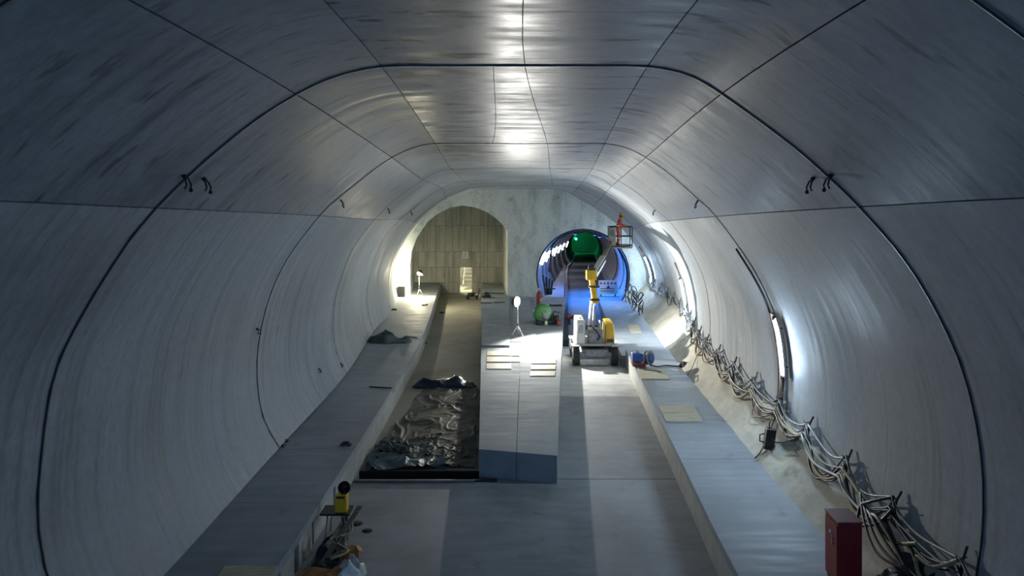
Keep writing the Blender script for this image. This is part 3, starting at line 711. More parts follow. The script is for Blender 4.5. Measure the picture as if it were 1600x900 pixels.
MB().ball(B(.165, 0, 1.60), .107, 12, 8, (1.0, .9, 1.1)).build('hair', M['boot'], head)
hm = MB().lathe(B(.18, 0, 1.645), (.12, 0, 1), [(0, .150), (.012, .150), (.02, .128), (.07, .118), (.11, .085), (.13, .03), (.132, 0)], 18); hel = hm.build('helmet', M['helmet'], worker)
MB().box(B(.30, 0, 1.645), (.12, .16, .014), ry=.1).build('helmet_peak', M['helmet'], hel)
for z, r in ((1.06, .172), (1.20, .178)): MB().lathe(B(.02+(z-1.06)*.2, 0, z), (.15, 0, 1), [(0, r), (.05, r)], 18).build('reflective_band', M['reflect'], worker)
for s, x in ((-1, .05), (1, .03)): MB().lathe(B(x, s*.11, .42), (0, 0, 1), [(0, .088), (.05, .09)], 14).build('reflective_band', M['reflect'], worker)

# ================================================================== CABLES ON THE RIGHT WALL
BRK = [9.3, 11.5, 13.75, 15.95, 18.4, 20.6, 22.9, 25.1, 27.1, 29.2, 31.0, 33.2, 35.3, 37.4, 39.6, 41.8, 44, 46.2, 48.4, 50.6]
def wp(z, y, off): return Vector((wall_x(z, y, 1)-off, y, z))
nth = ['hidden one', 'first', 'second', 'third', 'fourth', 'fifth', 'sixth', 'seventh', 'eighth', 'ninth', 'tenth', 'eleventh', 'twelfth', 'thirteenth', 'fourteenth', 'fifteenth', 'sixteenth', 'seventeenth', 'eighteenth', 'nineteenth']
for k, y in enumerate(BRK):
    if k == 0: continue
    root = wp(1.75, y, .02)
    t = thing('cable_bracket', 'dark rebar cable hanger on the right wall, %s counted from the camera' % nth[k], 'bracket', root, 'cable hangers along the right wall')
    lean = random.uniform(-.1, .1)
    MB().tube([wp(2.32, y+lean, .05), wp(2.15, y+lean*.5, .10), wp(1.85, y, .10), wp(1.72, y-.02, .04)], .022, 6).build('strap', M['rebar'], t)
    for q, z in enumerate((2.18, 2.0, 1.84)):
        MB().tube([wp(z, y, .06), wp(z-.03, y-.02, .20), wp(z+.03, y-.03, .24)], .012, 5).build('hook', M['rebar'], t)
    if k < 8:
        MB().tube([wp(2.1, y, .10), wp(1.9, y-.12, .16), wp(1.75, y-.16, .10), wp(1.8, y-.05, .14), wp(2.02, y+.04, .12)], .014, 5).build('tie_wire', M['cable_b'], t)
def cable(name, z, sag, r, mat, label, i0, i1, off=.14, jit=.06, zfun=None, grp='cables slung along the right wall'):
    rnd = random.Random(hash(label) % 1000 if False else len(label)*7+i0); pts = []; zb_ = z; ph = rnd.uniform(0, 6)
    for k in range(i0, i1):
        ya, yb = BRK[k], BRK[k+1]; s = sag*rnd.uniform(.35, 1.5); za = zb_; zb_ = z+rnd.uniform(-jit, jit)
        n = 9 if ya < 30 else 5
        for q in range(n):
            t = q/n; y = lerp(ya, yb, t); zz = lerp(za, zb_, t)-s*4*t*(1-t)*(1+.35*math.sin(3*t+k*1.7+ph))
            pts.append(Vector((wall_x(max(zz, 1.72), y, 1)-off-(.35*max(0, 1.72-zz)), y, zz)))
    pts.append(Vector((wall_x(z, BRK[i1], 1)-off, BRK[i1], z)))
    return tag(MB().tube(pts, r, 6).build(name, mat, None), label, 'cable', grp)
cable('power_cable', 2.17, .34, .024, M['cable_g'], 'pale grey power cable swagged along the top of the right wall hangers', 0, 19)
cable('power_cable', 2.15, .42, .018, M['cable_b'], 'thin black cable swagged just below the pale grey one', 0, 19, .17)
cable('power_cable', 2.02, .36, .030, M['cable_b'], 'thick black cable on the middle hooks of the right wall hangers', 0, 16, .18)
cable('power_cable', 1.98, .26, .016, M['cable_g'], 'thin grey cable on the middle hooks of the right wall hangers', 1, 15, .21)
cable('hose', 1.80, .30, .045, M['cable_t'], 'thick tan hose sagging below the cables on the right wall', 2, 10, .20)
cable('hose', 1.82, .22, .034, M['cable_b'], 'thick black hose sagging beside the tan hose on the right wall', 1, 12, .24)
cable('power_cable', 1.76, .36, .020, M['cable_r'], 'brown cable drooping lowest over the beige haunch', 3, 9, .22)
def freecable(pts, r, mat, label, name='cable', cat='cable'):
    c = catmull([Vector(p) for p in pts], 8); return tag(MB().tube(c, r, 6).build(name, mat, None), label, cat)
freecable([wp(z, 20.75, .09) for z in (4.35, 3.9, 3.4, 2.9, 2.5, 2.1)], .05, M['cable_r'], 'thick brown cable running down the second ring beside the tube light')
freecable([wp(z, 20.95, .08) for z in (6.0, 5.2, 4.4, 3.4, 2.6, 2.05)], .03, M['dark'], 'dark cable running down the second ring joint on the right wall')
freecable([wp(z, 37.9, .08) for z in (4.2, 3.6, 3.0, 2.4, 1.9)], .04, M['cable_r'], 'brown cable running down beside the middle tube light')
freecable([wp(z, 49.8, .08) for z in (4.2, 3.6, 3.0, 2.4, 1.9)], .045, M['cable_r'], 'brown cable running down beside the farthest tube light')
def hp(u, y, up=.03):
    x0, x1 = bro(y), wall_x(1.72, y, 1); return Vector((lerp(x0, x1, u**.9)-up, y, lerp(.75, 1.75, u**1.15)+up))
freecable([wp(2.0, 20.6, .15), hp(.95, 20.9), hp(.62, 20.6), hp(.2, 20.15), hp(.02, 20.05)], .016, M['cable_b'], 'thin black wire running down the haunch to the walkway joint beside the second ring')
freecable([wp(2.0, 22.9, .15), hp(.8, 22.6), hp(.55, 21.9, .08), hp(.75, 21.2, .08), wp(1.95, 20.7, .16)], .014, M['cable_b'], 'loop of thin black wire hanging between the second ring and the next hanger')
freecable([wp(1.9, 18.4, .15), hp(.8, 18.9, .1), hp(.55, 19.5, .1), hp(.5, 19.9, .12)], .02, M['cable_b'], 'black lead from the hanger to the black lamp box')
freecable([wp(1.9, 30.2, .15), hp(.7, 30.1), hp(.3, 29.5), hp(.03, 29.2)], .014, M['cable_b'], 'thin black wire down the haunch beside the blue pump')
freecable([wp(2.0, 13.75, .14), hp(.98, 13.2, .12), hp(.8, 12.6, .1), hp(.55, 12.1, .1), hp(.45, 11.6, .1)], .03, M['cable_b'], 'black cable falling from the hanger behind the red cabinet')
freecable([wp(1.95, 15.95, .2), hp(.95, 15.2, .15), hp(.85, 14.4, .12), hp(.75, 13.7, .12), hp(.8, 13.2, .12), wp(1.9, 12.6, .2)], .035, M['cable_t'], 'tan cable loop lying on the haunch behind the red cabinet')
freecable([wp(2.2, 13.75, .14), wp(1.95, 14.2, .3), hp(.8, 14.6, .18), hp(.6, 14.3, .2), hp(.8, 13.8, .2), wp(2.05, 13.6, .2)], .03, M['cable_b'], 'black cable coil hanging beside the second hanger')
freecable([wp(2.15, 11.5, .14), wp(1.85, 11.9, .3), hp(.85, 12.4, .2), hp(.7, 12.0, .2), wp(1.95, 11.3, .2)], .03, M['cable_t'], 'tan cable loop at the nearest hanger in the lower right corner')
for k in range(4):
    a = .2+.22*k
    freecable([hp(.95-.05*k, 14.9-.2*k, .16), hp(.7+.05*k, 14.2-.1*k, .22), hp(.5+.1*k, 13.4, .2), hp(.6, 12.7-.1*k, .14)], .022+.004*k, M['cable_b'],
              ['black cable strand of the bundle behind the red cabinet, lying highest', 'black cable strand of the bundle behind the red cabinet, second down', 'black cable strand of the bundle behind the red cabinet, third down', 'thickest black cable strand of the bundle behind the red cabinet'][k])
# black lamp box on the haunch
c = hp(.5, 20.0, .12)
t = thing('lamp_box', 'black lamp box hanging on the beige haunch below the second ring', 'lamp', (c.x, c.y, c.z-.25))
MB().box(c, (.24, .22, .46), ry=.15).build('housing', M['black'], t, bev=.02)
MB().tube([c+Vector((-.13, 0, -.12)), c+Vector((-.25, -.02, -.08)), c+Vector((-.25, -.02, .08)), c+Vector((-.13, 0, .1))], .018, 6).build('handle', M['black'], t)
MB().tube([c+Vector((0, 0, .23)), c+Vector((0, .02, .34)), c+Vector((.05, .05, .42))], .018, 6).build('hanger_loop', M['black'], t)
MB().lathe(c+Vector((-.02, 0, -.22)), (0, 0, -1), [(0, .13), (.05, .14), (.06, .05)], 12).build('lens_ring', M['dark'], t)
# draped cable inside the far tunnel mouth
pts = [P(x, y, 54.2) for x, y in ((858,425),(861,396),(864,383),(877,370),(904,360),(925,361),(940,364),(953,372),(966,388),(977,410),(980,430),(978,452))]
freecable(pts, .07, M['cable_b'], 'black cable draped round the mouth of the far tunnel')
# ================================================================== THINGS ON THE RIGHT
# red cabinet
x0, x1, y0, y1, z1 = 5.30, 5.70, 13.40, 13.98, 1.905
t = thing('red_cabinet', 'red metal cabinet standing on the right walkway in the foreground', 'cabinet', ((x0+x1)/2, (y0+y1)/2, zb))
MB().box(((x0+x1)/2, (y0+y1)/2, (zb+.06+z1-.03)/2), (x1-x0, y1-y0, z1-zb-.09)).build('body', M['red'], t, bev=.008)
MB().box(((x0+x1)/2, (y0+y1)/2, z1-.012), (x1-x0+.03, y1-y0+.03, .03)).build('lid', M['redl'], t, bev=.006)
MB().box(((x0+x1)/2, (y0+y1)/2, zb+.03), (x1-x0-.04, y1-y0-.04, .06)).build('plinth', M['dark'], t)
dr = MB().box((x0-.008, (y0+y1)/2, 1.34), (.016, y1-y0-.06, .98)).build('door', M['red'], t, bev=.005)
MB().box((x0-.022, y0+.30, 1.63), (.012, .07, .05)).build('label_plate', M['sign'], dr)
MB().box((x0-.022, y0+.22, 1.50), (.014, .022, .11)).build('handle', M['lgrey'], dr)
MB().box((x0-.024, y0+.22, 1.585), (.010, .05, .014)).build('number_mark', M['sign'], dr)
# plywood hatch covers
def hatch(pts, z, label, planks=1, mat='ply', grp=None, gap=.06):
    """pts: near-left, near-right, far-right, far-left on the slab; boards run across"""
    nl, nr, fr, fl = [Vector((p.x, p.y, z)) for p in pts]; c = (nl+nr+fr+fl)/4
    t = thing('hatch_cover', label, 'hatch', (c.x, c.y, z), grp)
    for k in range(planks):
        a, b = k/planks, (k+1)/planks-(gap if planks > 1 else 0)*1.0
        q = [nl.lerp(fl, a), nr.lerp(fr, a), nr.lerp(fr, b), nl.lerp(fl, b)]
        up = Vector((0, 0, .028+.004*(k % 2)))
        MB().add(q+[v+up for v in q], [(3, 2, 1, 0), (4, 5, 6, 7), (0, 1, 5, 4), (1, 2, 6, 5), (2, 3, 7, 6), (3, 0, 4, 7)]).build('board', M[mat], t)
    return t
hatch([G(760,577,zp), G(799,577,zp), G(797,547,zp), G(761,547,zp)], zp, 'three pale boards over a hatch on the left half of the platform', 3, gap=.09)
hatch([G(799,566,zp), G(812,566,zp), G(811,548,zp), G(799,548,zp)], zp, 'two short pale boards beside the left platform hatch', 2, gap=.12)
hatch([G(828,588,zp), G(867,588,zp), G(869,560,zp), G(832,560,zp)], zp, 'three pale boards over a hatch on the right half of the platform', 3, gap=.10)
hatch([G(1041,659,zb), G(1098,659,zb), G(1083,634,zb), G(1029,634,zb)], zb, 'plywood hatch cover on the middle of the right walkway', 2, gap=.008)
hatch([G(1002,593,zb), G(1046,593,zb), G(1039,577,zb), G(996,577,zb)], zb, 'plywood hatch cover beside the blue pump on the right walkway', 1)
hatch([G(338,905,zb), G(428,905,zb), G(433,886,zb), G(352,886,zb)], zb, 'plywood hatch cover at the bottom of the left walkway', 1)
hatch([G(985,520,.5), G(1003,520,.5), G(997,508,.5), G(980,508,.5)], .5, 'pale hatch cover on the far lower part of the right walkway', 1)
# blue pump with hose reel on the right walkway
c = G(1003, 573, zb); cx, cy = c.x, c.y
t = thing('blue_pump', 'blue motor pump with round reel on the right walkway', 'pump', (cx, cy, zb))
MB().box((cx-.18, cy+.1, zb+.36), (.40, .42, .34)).build('motor_cover', M['blue'], t, bev=.04)
MB().box((cx-.10, cy+.02, zb+.14), (.62, .46, .06)).box((cx-.1, cy, zb+.08), (.5, .1, .14)).build('base_frame', M['redl'], t, bev=.01)
reel = MB().lathe((cx+.26, cy+.05, zb+.34), (.75, -.65, .1), [(-.10, .05), (-.10, .28), (-.06, .28), (-.06, .14), (.06, .14), (.06, .28), (.10, .28), (.10, .05)], 20).build('reel', M['grey'], t)
MB().lathe((cx+.34, cy-.02, zb+.345), (.75, -.65, .1), [(0, .0), (.0, .20), (.02, .20), (.02, 0)], 16).build('reel_disc', M['blue'], reel)
MB().tube([(cx-.38, cy-.1, zb+.05), (cx-.38, cy-.1, zb+.58), (cx-.05, cy-.1, zb+.60)], .018, 6).build('handle', M['white'], t)
MB().lathe((cx-.18, cy+.1, zb+.52), (0, 0, 1), [(0, .07), (.06, .07), (.08, .04), (.1, 0)], 10).build('filler_cap', M['dark'], t)
freecable([(cx+.3, cy, zb+.06), (cx+.6, cy-.15, zb+.04), (cx+.9, cy+.05, zb+.04), (cx+1.25, cy-.05, zb+.04), (cx+1.75, cy-.35, zb+.06)], .03, M['cable_b'], 'black hose from the blue pump across the walkway', 'hose', 'hose')
freecable([(cx-.1, cy-.3, zb+.035), (cx+.1, cy-.7, zb+.035), (cx+.4, cy-.85, zb+.04), (cx+.55, cy-1.1, zb+.04)], .016, M['cable_b'], 'thin black lead lying in front of the blue pump', 'cable')
c = hp(.15, 30.7, .02); t = thing('hose_coupling', 'dark hose coupling lying against the haunch beside the blue pump', 'coupling', c-Vector((0, 0, .1)))
MB().lathe(c, (1, -.4, .2), [(-.16, .06), (-.16, .11), (0, .12), (.12, .09), (.2, .06)], 12).build('sleeve', M['dark'], t); MB().lathe(c, (1, -.4, .2), [(-.04, .14), (.03, .14)], 12).build('clamp', M['lgrey'], t)
# dark sheets and rags in the lower right corner
def crumple(name, cx, cy, z, sx, sy, h, mat, label, cat, seed, n=22, edge=.5, rot=0, freq=2.2, slope=0, parent=None):
    cr, sr = math.cos(rot), math.sin(rot)
    def fn(u, v):
        a, b = (u-.5)*2, (v-.5)*2; r = min(1, math.sqrt(a*a+b*b)); 
        q = 1+.22*noise.noise(Vector((a*1.4+seed, b*1.4, seed*.7)))
        x, y = a*sx*q*(1-.12*b*b), b*sy*q*(1-.12*a*a); p = Vector((x*freq, y*freq, seed))
        hh = h*(max(0, 1-r**2.4*edge))*(.55+.55*noise.noise(p*.8)+.5*max(0, 1-abs(noise.noise(p*.9+Vector((4, 2, 0))))*4)**1.5+.12*noise.noise(p*2.5))
        m_ = max(abs(a), abs(b)); hh *= min(1, (1-m_)*6+.04)
        return Vector((cx+x*cr-y*sr, cy+x*sr+y*cr, z+.012+max(0, hh)+slope*x))
    mb = MB(); mb.grid(fn, n, n); o = mb.build(name, mat, parent)
    if parent is None: tag(o, label, cat)
    return o
crumple('tarpaulin', 6.02, 12.55, zb+.30, .62, .75, .30, M['sheet_d'], 'dark blue plastic sheet bunched behind the red cabinet', 'sheet', 3, slope=.75)
crumple('plastic_bag', 6.25, 13.0, zb+.62, .16, .2, .22, M['sheet_b'], 'small pale blue plastic bag under the cable bundle', 'bag', 5, 14)
crumple('tarpaulin', 6.30, 11.6, zb+.65, .35, .5, .28, M['sheet_d'], 'black plastic sheet at the foot of the wall in the lower right corner', 'sheet', 9, 16, slope=.8)

# ================================================================== LEFT TRACK SHEETS
def flat_sheet(name, X, D, h, mat, label, seed, n=(40, 48), wr=1.0, ragged=.25):
    """X(u,d) edge functions over distances D; creased sheet lying on the track floor"""
    def fn(u, v):
        d = lerp(D[0], D[1], v)+ragged*noise.noise(Vector((u*3, seed, 0)))*(1 if v in (0, 1) else .6)
        x = lerp(X[0](d), X[1](d), u)+.10*noise.noise(Vector((seed, d*1.1, 2)))*(abs(u-.5)*2)
        rg = lambda q: max(0, 1-abs(noise.noise(q))*5)**2
        p = Vector((x*.75+seed, d*.55, seed)); wv = Vector((noise.noise(p*1.5), noise.noise(p*1.5+Vector((9, 3, 1))), 0))*.6
        z = h*(rg(p+wv)+.6*rg(p*2.2+wv*2+Vector((5, 1, 0)))+.3*rg(p*5+wv*3))+h*.2*(1+noise.noise(p*3))
        return Vector((x, d, -.02+.012+max(0, z)))
    return tag(MB().grid(fn, *n).build(name, mat, None), label, 'sheet')
flat_sheet('plastic_sheet', (lambda d: bli(d)+.30+.35*max(0, (d-25)/5), lambda d: plf(max(d, 20.8))-.08), (22.4, 30.4), .06, M['sheet'], 'clear dusty plastic sheet spread over the left track', 2.3, (110, 150))
flat_sheet('plastic_sheet', (lambda d: bli(d)+.10, lambda d: -2.0-.15*(d-21)), (21.5, 22.9), .10, M['sheet_b'], 'blue grey plastic sheet at the trench edge of the left track', 6.1, (80, 44))
flat_sheet('plastic_sheet', (lambda d: -3.6+.1*(d-22), lambda d: plf(max(d, 20.8))-.05), (21.55, 23.2), .10, M['sheet'], 'brown dusty plastic sheet crumpled beside the platform corner', 8.4, (80, 44))
flat_sheet('plastic_sheet', (lambda d: bli(d)+.15, lambda d: -2.6), (22.7, 24.3), .12, M['tarp'], 'dark creased plastic folds across the near part of the left track', 12.7, (80, 50))
crumple('plastic_sheet', -3.10, 30.9, -.02, 1.18, .42, .42, M['sheet_d'], 'dark blue plastic sheet rolled up at the far edge of the clear sheet', 'sheet', 4, 30, freq=1.5)
for k, (ya, za, xa, xb) in enumerate(((20.55, .005, bli(20.5)+.02, -1.25), (20.72, -.10, bli(20.7)+.02, -.95))):
    t = tag(MB().box(((xa+xb)/2, ya+.1*k, za+.03), (xb-xa, .10, .06)).build('timber_strip', M['plank'], None, bev=.008), ['pale timber strip along the near edge of the trench', 'dark timber strip inside the trench below the slab edge'][k], 'timber')
tag(MB().box((-1.0, 20.62, .02), (.62, .12, .05)).build('timber_offcut', M['black'], None, bev=.006), 'short black timber offcut at the platform corner', 'timber')

# ================================================================== LEFT WALKWAY THINGS
c = G(605, 536, zb)
crumple('tarpaulin', c.x, c.y+.35, zb, .92, .60, .46, M['tarp'], 'grey green tarpaulin heaped on the left walkway', 'tarpaulin', 11, 30, freq=1.2)
c = G(628, 463, zb)
t = thing('speaker_box', 'dark box leaning against the headwall beside the far floodlight', 'box', (c.x, c.y-.2, zb))
MB().box((c.x, c.y-.22, zb+.34), (.46, .30, .66), rx=-.08).build('cabinet', M['dark'], t, bev=.02); MB().box((c.x, c.y-.38, zb+.36), (.36, .02, .5), rx=-.08).build('grille', M['black'], t)
for k, (x, y, s, lb) in enumerate(((440, 693, .16, 'small dark heap of dirt at the second ring joint on the left walkway'), (541, 695, .13, 'small dark lump near the edge of the left walkway'), (616, 484, .16, 'small dark rubble by the last ring on the left walkway'), (664, 477, .14, 'small dark scrap on the far part of the left walkway'))):
    c = G(x, y, zb); m_ = MB()
    for q in range(5): m_.ball((c.x+random.uniform(-s, s), c.y+random.uniform(-s, s)*.8, zb+.03), s*random.uniform(.35, .6), 8, 6, (1.2, 1, .55), .4, q+k)
    tag(m_.build('debris_lump', M['rebar'], None), lb, 'debris')
for k, (xa, xb, y, lb) in enumerate(((577, 612, 606, 'thin dark rod lying across the edge of the left walkway'), (634, 652, 527, 'thin dark rod lying beside the tarpaulin on the left walkway'))):
    a, b = G(xa, y-1, zb), G(xb, y+1, zb); tag(MB().tube([a+Vector((0, 0, .02)), b+Vector((0, 0, .02))], .022, 6).build('rod', M['dark'], None), lb, 'rod')
for k, (x, y, lb) in enumerate(((690, 489, 'small dark scrap on the left track near its far end'), (663, 537, 'small dark scrap on the left track near the tarpaulin'))):
    c = G(x, y, 0); tag(MB().ball((c.x, c.y, .03), .14, 8, 6, (1.3, .8, .4), .5, k).build('scrap', M['rebar'], None), lb, 'scrap')
c = G(727, 467, 0)
# hooks and bolts on the lining
def lining_hit(px, py):
    """point where the sight line meets the lining"""
    best = None; lo = 3.0
    while lo < 52:
        q = P(px, py, lo)
        us = range(0, NS-1); inside = False; cnt = 0
        poly = [sect_at(i, lo) for i in range(NS)]
        j = NS-1
        for i in range(NS):
            a, b = poly[i], poly[j]
            if (a.y > q.z) != (b.y > q.z) and q.x < (b.x-a.x)*(q.z-a.y)/(b.y-a.y)+a.x: inside = not inside
            j = i
        if not inside and lo > 3.2:
            i = min(range(NS), key=lambda k_: (poly[k_]-Vector((q.x, q.z))).length); return q, i, lo
        lo += .12
    return None
hooks = [(285, 271, 'upper hook of the pair on the nearest ring, left shoulder'), (312, 284, 'lower hook of the pair on the nearest ring, left shoulder'), (1280, 284, 'lower inner hook by the nearest ring, right shoulder'), (1308, 280, 'hook pair on the nearest ring, right shoulder'),
         (398, 527, 'hook halfway up the second ring on the left wall'), (497, 578, 'hook low on the left wall between second and third rings'), (433, 688, 'hook at the foot of the second ring on the left wall'), (530, 314, 'hook at the second ring, left shoulder'), (606, 325, 'hook at the third ring, left shoulder'), (640, 331, 'hook at the fourth ring, left shoulder'),
         (1093, 315, 'hook at the second ring, right shoulder'), (1022, 327, 'hook at the third ring, right shoulder'), (535, 576, 'hook at the foot of the third ring on the left wall')]
for k, (x, y, lb) in enumerate(hooks):
    q, i, d = lining_hit(x, y); s = surf(min(i, NS-1.01), d, 0); inn = (Vector((0, d, 4.2))-s).normalized(); inn.y = 0
    dn = Vector((0, 0, -1)); sc = .62 if d < 14 else .55
    t = thing('lifting_hook', 'black '+lb, 'hook', s, 'black hooks left in the lining')
    for e_ in (-.07, .07):
        o = Vector((0, e_*sc, 0)); MB().tube([s+o-inn*.03, s+o*1.3+inn*.10*sc+dn*.02, s+o*1.8+inn*.16*sc+dn*.13*sc, s+o*2.1+inn*.12*sc+dn*.24*sc], .022*sc, 6).build('prong', M['black'], t)
    MB().ball(s+inn*.02, .05*sc, 8, 6).build('anchor', M['black'], t)
    MB().ball(s+inn*.13*sc+dn*.26*sc+Vector((0, .1, 0)), .05*sc, 8, 6).build('knob', M['black'], t)

# lower left: yellow box on a stand, planks, boxes, plastic
YX, YY = -4.02, 17.35
t = thing('work_light_stand', 'yellow box and black lamp on a steel stand beside the left walkway', 'stand', (YX, YY, 0))
for dx, dy in ((-.2, -.2), (.2, -.2), (-.2, .2), (.2, .2)): MB().tube([(YX+dx*1.2, YY+dy*1.2, 0), (YX+dx, YY+dy, .52)], .022, 6).build('leg', M['lgrey'], t)
MB().box((YX-.05, YY, .54), (.62, .5, .04)).build('shelf', M['black'], t)
yb = MB().box((YX+.08, YY-.08, .745), (.25, .25, .36)).build('yellow_box', M['yellow'], t, bev=.015)
MB().box((YX+.08, YY-.212, .90), (.18, .01, .05)).build('vent_slot', M['black'], yb)
bl = MB().lathe((YX+.13, YY-.03, 1.06), (.1, -1, .2), [(-.12, .0), (-.12, .10), (-.02, .13), (.08, .14), (.09, .12)], 14).build('black_lamp', M['black'], t)
MB().box((YX+.13, YY, .95), (.05, .05, .08)).build('lamp_neck', M['dark'], bl)
for k, (a, b, lb) in enumerate((((-3.55, 17.3, .65), (-4.05, 15.4, .05), 'long pale plank leaning from the stand down to the rubbish heap'), ((-3.75, 17.4, .55), (-4.15, 15.9, .06), 'shorter plank leaning beside the long one'), ((-3.85, 16.9, .40), (-3.55, 15.6, .10), 'dark plank lying across the rubbish heap'))):
    tag(MB().beam(a, b, .12, .035).build('plank', M['plank' if k != 1 else 'ply'], None, bev=.005), lb, 'plank')
for k, (x, y, z, sx, sy, sz, r, lb) in enumerate(((-3.52, 16.05, .15, .34, .28, .28, .4, 'small brown cardboard box on the rubbish heap by the left walkway'), (-3.85, 14.95, .16, .50, .40, .32, -.3, 'larger brown cardboard box at the bottom of the rubbish heap'))):
    t = thing('cardboard_box', lb, 'box', (x, y, 0)); MB().box((x, y, z), (sx, sy, sz), rz=r).build('carton', M['card'], t, bev=.008)
    for s in (-1, 1): MB().box((x+s*sx*.62, y, z+sz*.48), (sx*.35, sy*.95, .012), rz=r, ry=s*.5).build('flap', M['card'], t)
crumple('plastic_sheet', -3.42, 15.25, 0, .34, .46, .42, M['sheet_w'], 'crumpled white plastic film on the rubbish heap by the left walkway', 'plastic', 21, 24, freq=2.7)
crumple('plastic_bag', -3.95, 16.2, 0, .30, .55, .34, M['sheet_d'], 'black rubbish sack between the planks and the left walkway', 'bag', 23, 20, freq=2.6)
crumple('plastic_bag', -3.70, 15.5, 0, .32, .36, .30, M['tarp'], 'dark grey sack in the middle of the rubbish heap', 'bag', 27, 20, freq=2.8)
crumple('plastic_bag', -4.05, 14.6, 0, .28, .40, .36, M['sheet_d'], 'black rubbish sack at the bottom edge of the picture', 'bag', 31, 20, freq=2.6)
for k in range(3):
    freecable([(-3.9+.1*k, 17.1, .5), (-3.72+.06*k, 16.6, .38), (-3.8-.05*k, 16.1, .45), (-3.62+.08*k, 15.7, .40), (-3.8+.05*k, 15.3, .42)], .022, M['cable_b'] if k < 2 else M['cable_t'],
              ['black hose tangled over the planks beside the yellow box', 'second black hose tangled over the planks by the yellow box', 'tan hose tangled over the planks beside the yellow box'][k], 'hose', 'hose')
for k, (x, y, s) in enumerate(((556, 818, .16), (574, 829, .12))):
    c = G(x, y, 0); tag(MB().lathe((c.x, c.y, .001), (0, 0, 1), [(0, s), (.008, s*.9), (.012, 0)], 14).build('dirt_patch', M['stain'], None), ['larger dark puddle of dirt on the floor by the rubbish heap', 'smaller dark puddle of dirt on the floor by the rubbish heap'][k], 'dirt')
c = G(226, 897, zb); crumple('rag', c.x+.1, c.y, zb, .12, .12, .16, M['sheet_d'], 'black rag at the foot of the left wall at the bottom edge', 'rag', 41, 12)

# ================================================================== FAR END THINGS
t = thing('wall_sign', 'small white sign on the dark end wall above the doorway', 'sign', P(727, 404, END))
MB().box(P(727, 398.5, END), (.46, .04, .50)).build('sign_board', M['sign'], t)
for dz in (.12, .0, -.12): MB().box(P(727, 398.5, END)+Vector((0, -.024, dz)), (.30, .006, .03)).build('text_line', M['print_dark'], t)
# stair frame in the lit room
t = thing('stair_flight', 'pale steel stair seen through the lit doorway', 'stairs', (-4.4, END+2.8, .05))
for x in (-4.75, -3.95): MB().beam((x, END+2.0, .3), (x, END+5.2, 2.6), .05, .2).build('stringer', M['lgrey'], t)
for k in range(8): MB().box((-4.35, END+2.1+.4*k, .42+.28*k), (.8, .28, .04)).build('tread', M['lgrey'], t)
MB().tube([(-4.8, END+1.9, 1.2), (-4.8, END+5.2, 3.1)], .03, 6).build('handrail', M['dark'], t)
# dark trolley and scrap by the platform's far corner
def trolley(c, lab, s=1.0):
    t = thing('hand_trolley', lab, 'trolley', c); c = Vector(c)
    MB().box(c+Vector((0, 0, .22*s)), (.9*s, .5*s, .10*s)).build('deck', M['dark'], t, bev=.01)
    for dx in (-.32, .32):
        for dy in (-.2, .2): MB().lathe(c+Vector((dx*s, dy*s, .09*s)), (0, 1, 0), [(-.03, 0), (-.03, .085*s), (.03, .085*s), (.03, 0)], 10).build('wheel', M['black'], t)
    MB().tube([c+Vector((.42*s, -.2*s, .25*s)), c+Vector((.52*s, -.2*s, .75*s)), c+Vector((.52*s, .2*s, .75*s)), c+Vector((.42*s, .2*s, .25*s))], .022, 6).build('handle', M['dark'], t)
    MB().ball(c+Vector((-.1*s, 0, .36*s)), .2*s, 10, 7, (1.5, .9, .6), .5, 3).build('load', M['rebar'], t)
c = G(738, 467, 0); trolley((c.x, c.y, -.02), 'dark hand trolley with a load on the left track at its far end')
for k, (x, y, w_, lb) in enumerate(((775, 459, 1.1, 'dark plank lying on the far end of the platform nearest the headwall'), (760, 474, .7, 'short dark plank on the platform, left of the pair'), (780, 473, .7, 'short dark plank on the platform, right of the pair'), (763, 466, .8, 'thin plank on the platform near the dark trolley'))):
    c = G(x, y, zp+.10); tag(MB().box((c.x, c.y, zp+.13), (w_, .22, .06), rz=.15*(k-1)).build('plank', M['plank'] if k else M['dark'], None, bev=.006), lb, 'plank')
c = G(764, 452, zp+.10); c.y = 51.3
m_ = MB()
for q in range(6): m_.ball((-2.3+random.uniform(-.35, .35), 51.2+random.uniform(-.3, .3), zp+.18+random.uniform(0, .15)), random.uniform(.12, .22), 8, 6, (1.2, 1, .8), .5, q)
tag(m_.build('scrap_heap', M['rebar'], None), 'heap of dark scrap on the far end of the platform', 'scrap')
# green compressor, dark engine, red cylinder
c = G(849, 508, zp); gx, gy = c.x, c.y
t = thing('compressor', 'green rounded compressor on the platform beside the right track', 'compressor', (gx, gy, zp))
MB().lathe((gx-.05, gy+.45, zp+.58), (0, -1, 0), [(-.55, .0), (-.55, .27), (-.45, .43), (0, .48), (.38, .46), (.50, .34), (.52, 0)], 24).build('green_hood', M['green'], t)
MB().box((gx, gy+.4, zp+.17), (.8, 1.1, .10)).build('chassis', M['dark'], t, bev=.01)
for sx in (-.32, .34): MB().lathe((gx+sx, gy+.15, zp+.15), (1, 0, 0), [(-.05, 0), (-.05, .15), (.05, .15), (.05, 0)], 14).build('wheel', M['black'], t)
MB().lathe((gx+.10, gy-.07, zp+.50), (0, -1, 0), [(0, .20), (.03, .21), (.04, .10), (.05, 0)], 18).build('fan_grille', M['grey'], t)
MB().box((gx+.14, gy-.2, zp+.15), (.14, .12, .2)).build('white_canister', M['sign'], t, bev=.02)
MB().tube([(gx-.1, gy+.3, zp+1.0), (gx-.12, gy+.3, zp+1.3), (gx+.02, gy+.3, zp+1.36)], .03, 8).build('exhaust_pipe', M['lgrey'], t)
